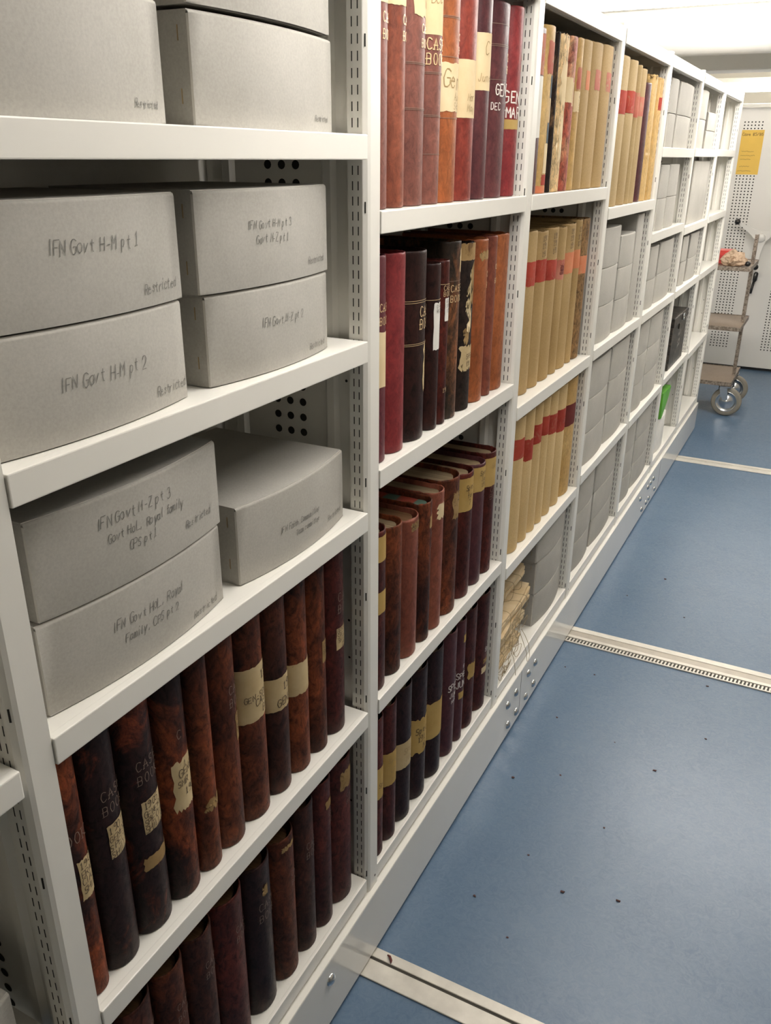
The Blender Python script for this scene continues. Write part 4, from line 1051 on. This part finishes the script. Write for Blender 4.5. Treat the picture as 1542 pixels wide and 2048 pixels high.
# things on the trolley's top shelf
b = B(); box(b, -.07, .07, -.10, .10, 0, .115, 0, .004); box(b, -.071, .071, -.101, -.0995, .02, .075, 1)
tag(obj('red_box', b, [MAT['red'], plain('deep_red_print', (.4, .03, .03, 1))], None, loc=(-.055, 7.86, 1.3455)), 'small red card box on trolley top shelf', 'box')
b = B(); bmesh.ops.create_icosphere(b, subdivisions=3, radius=1); rn = random.Random(8)
for v in b.verts:
    n = v.co.normalized(); d = 1 + .45 * noise.noise(n * 1.5 + Vector((3, 1, 5))) + .16 * noise.noise(n * 3.4 + Vector((2, 8, 1)))
    v.co = Vector((n.x * .105 * d + rn.uniform(-.004, .004), n.y * .085 * d, max((n.z * .070 * d + .052) + rn.uniform(-.004, .004), .002)))
    if n.z > .3: v.co.z += .035 * max(0, math.sin(n.x * 5 + 1.2)) - .015 * max(0, math.sin(n.x * 9))
tag(obj('paper_bag', b, MAT['bag'], None, loc=(.05, 7.63, 1.3455)), 'crumpled brown paper bag beside red box on trolley', 'bag')
b = B(); bmesh.ops.create_icosphere(b, subdivisions=2, radius=.026)
for v in b.verts: v.co.z = max(v.co.z + .03, 0.001) * .9
tag(obj('small_object', b, MAT['black'], None, loc=(.175, 7.60, 1.3455)), 'small dark lump at right end of trolley top shelf', 'object')

# ================================================================== SECOND SHELVING RUN: end panel
PY = 9.69
run2 = thing('mobile_shelving', 'white end panel of another shelving run with perforated columns and handwheel', 'shelving', (.35, PY, 0))
def L2(x, z): return (x - .35, z)
b = B(); box(b, -.80, .95, 0, .02, .035, 2.708, 0, .004, 2)
for xs in (-.2567, .285):
    for i in range(6):
        for j in range(77):
            disc(b, (xs + i * .0347 - .35, -.0006, 2.5755 - j * .0307), .0075, 'y', 8, 1, True)  # perforations are dark discs, their inner shade painted on
obj('end_panel', b, [MAT['panel'], MAT['slot']], run2)
b = B(); box(b, -.80, .95, .022, 2.2, .15, 2.70); obj('carcase', b, MAT['panel'], run2)
b = B(); box(b, -.82, .97, -.03, .10, 2.71, 2.748, 0, .006, 2); obj('top_ledge', b, MAT['steel'], run2)
b = B(); box(b, -.78, .93, .05, 2.2, .0, .034); obj('track_skirt', b, MAT['black'], run2)
hw = Vector((.101 - .35, -.16, 1.448))
b = B(); lathe(b, [(.0005, -.03), (.04, -.03), (.045, -.02), (.045, .02), (.025, .05), (.025, .158)], hw, 'y', 24); hub = obj('handwheel_hub', b, MAT['panel'], run2)
for k in range(3):
    a = math.radians(149 + 120 * k); d = Vector((math.cos(a), 0, math.sin(a))); n_ = Vector((-d.z, 0, d.x))
    b = B(); P = []
    for u, w_ in ((.03, .055), (.10, .034), (.18, .022), (.26, .013), (.285, .010)):
        P.append((hw + d * u + n_ * w_, hw + d * u - n_ * w_))
    vs = [[b.verts.new(p + Vector((0, o, 0))) for p in q] for q in P for o in (-.012, .012)]
    for i in range(len(P) - 1):
        f0, k0, f1, k1 = vs[2 * i], vs[2 * i + 1], vs[2 * i + 2], vs[2 * i + 3]
        b.faces.new((f0[0], f1[0], f1[1], f0[1])); b.faces.new((k0[1], k1[1], k1[0], k0[0]))
        b.faces.new((f0[0], k0[0], k1[0], f1[0])); b.faces.new((f0[1], f1[1], k1[1], k0[1]))
    bmesh.ops.recalc_face_normals(b, faces=b.faces[:])
    obj('handwheel_arm', b, MAT['panel'], hub)
    b = B(); bmesh.ops.create_uvsphere(b, u_segments=16, v_segments=10, radius=.031)
    for v in b.verts: v.co += hw + d * .30 + Vector((0, -.015, 0))
    obj('handle_knob', b, MAT['black'], hub, smooth=True, label='black ball knob')
b = B(); x0 = .093 - .35
tube(b, [(x0 + .014, -.05, 1.085), (x0 + .012, -.05, 1.07), (x0 + .008, -.05, 1.0), (x0 + .003, -.05, .985)], [.012, .024, .024, .018], 12)
tube(b, [(x0 + .003, -.05, .99), (x0 - .012, -.05, .86), (x0 - .013, -.05, .853)], [.014, .014, .011], 12)
tube(b, [(x0 + .01, -.05, 1.04), (x0 + .01, 0, 1.04)], .014, 10)
obj('lever_handle', b, MAT['black'], run2, label='black lever handle')
# notice
t = thing('notice', 'yellow notice headed Case 85/86 on the white end panel', 'sign', (-.162, PY - .0015, 2.068))
b = B(); box(b, -.110, .110, -.0012, 0, 0, .432); obj('sheet', b, MAT['yellow'], t)
b = B(); rn = random.Random(5)
def nline(tx, x, z, s, w):
    st, _ = text_strokes(tx, s, .02, 0, False, .2, rn); ribbon(b, st, lambda u, v: Vector((x + u, -.0018, z + v)), w, .02)
nline('Case 85/86', -.100, .378, .026, .0055)
def scrawl(x0, x1, z):
    pts = []; x = x0
    while x < x1: pts.append((x, z + rn.uniform(-.004, .004))); x += .006
    ribbon(b, [pts], lambda u, v: Vector((u, -.0018, v)), .0035, .02)
for x0, x1, z in ((-.085, .04, .225), (-.088, .055, .185), (-.088, .02, .148), (-.085, .012, .08), (-.098, .035, .035)): scrawl(x0, x1, z)
obj('print', b, MAT['notice_ink'], t)

# ================================================================== crumbs of leather on floor and shelves
b = B(); rn = random.Random(21)
pos = [(.30, 1.55), (.42, 2.3), (.22, 2.75), (.35, 1.2), (.5, 1.8), (.12, 1.9), (.6, 2.2), (.18, 3.6), (.45, 1.45), (.28, 2.0), (.08, 2.75), (.1, 2.98), (.7, 2.9), (.16, 2.35), (.5, 3.5), (.33, 3.9), (.62, 1.5), (.4, .9), (.2, 1.3), (.75, 2.5)]
for x, y in pos:
    s = rn.uniform(.0025, .006); bx = box(b, x - s, x + s, y - s * .6, y + s * .6, .0003, s * .7)
    for v in bx: v.co += Vector((rn.uniform(-s, s) * .5, rn.uniform(-s, s) * .5, 0))
o = tag(obj('leather_crumbs', b, plain('dark_leather_crumbs', (.06, .02, .015, 1), .8), None), 'scattered dark leather crumbs on the blue floor', 'crumbs', None, 'stuff')
b = B(); tube(b, [(-.012, .012, .003), (-.002, .008, .006), (.006, .0, .005), (.010, -.010, .004)], [.002, .004, .004, .0015], 6)
tag(obj('leather_flake', b, plain('red_leather_flake', (.12, .025, .02, 1), .7), None, loc=(.066, .955, .006)), 'curled red leather flake lying on the nearest floor rail', 'flake')
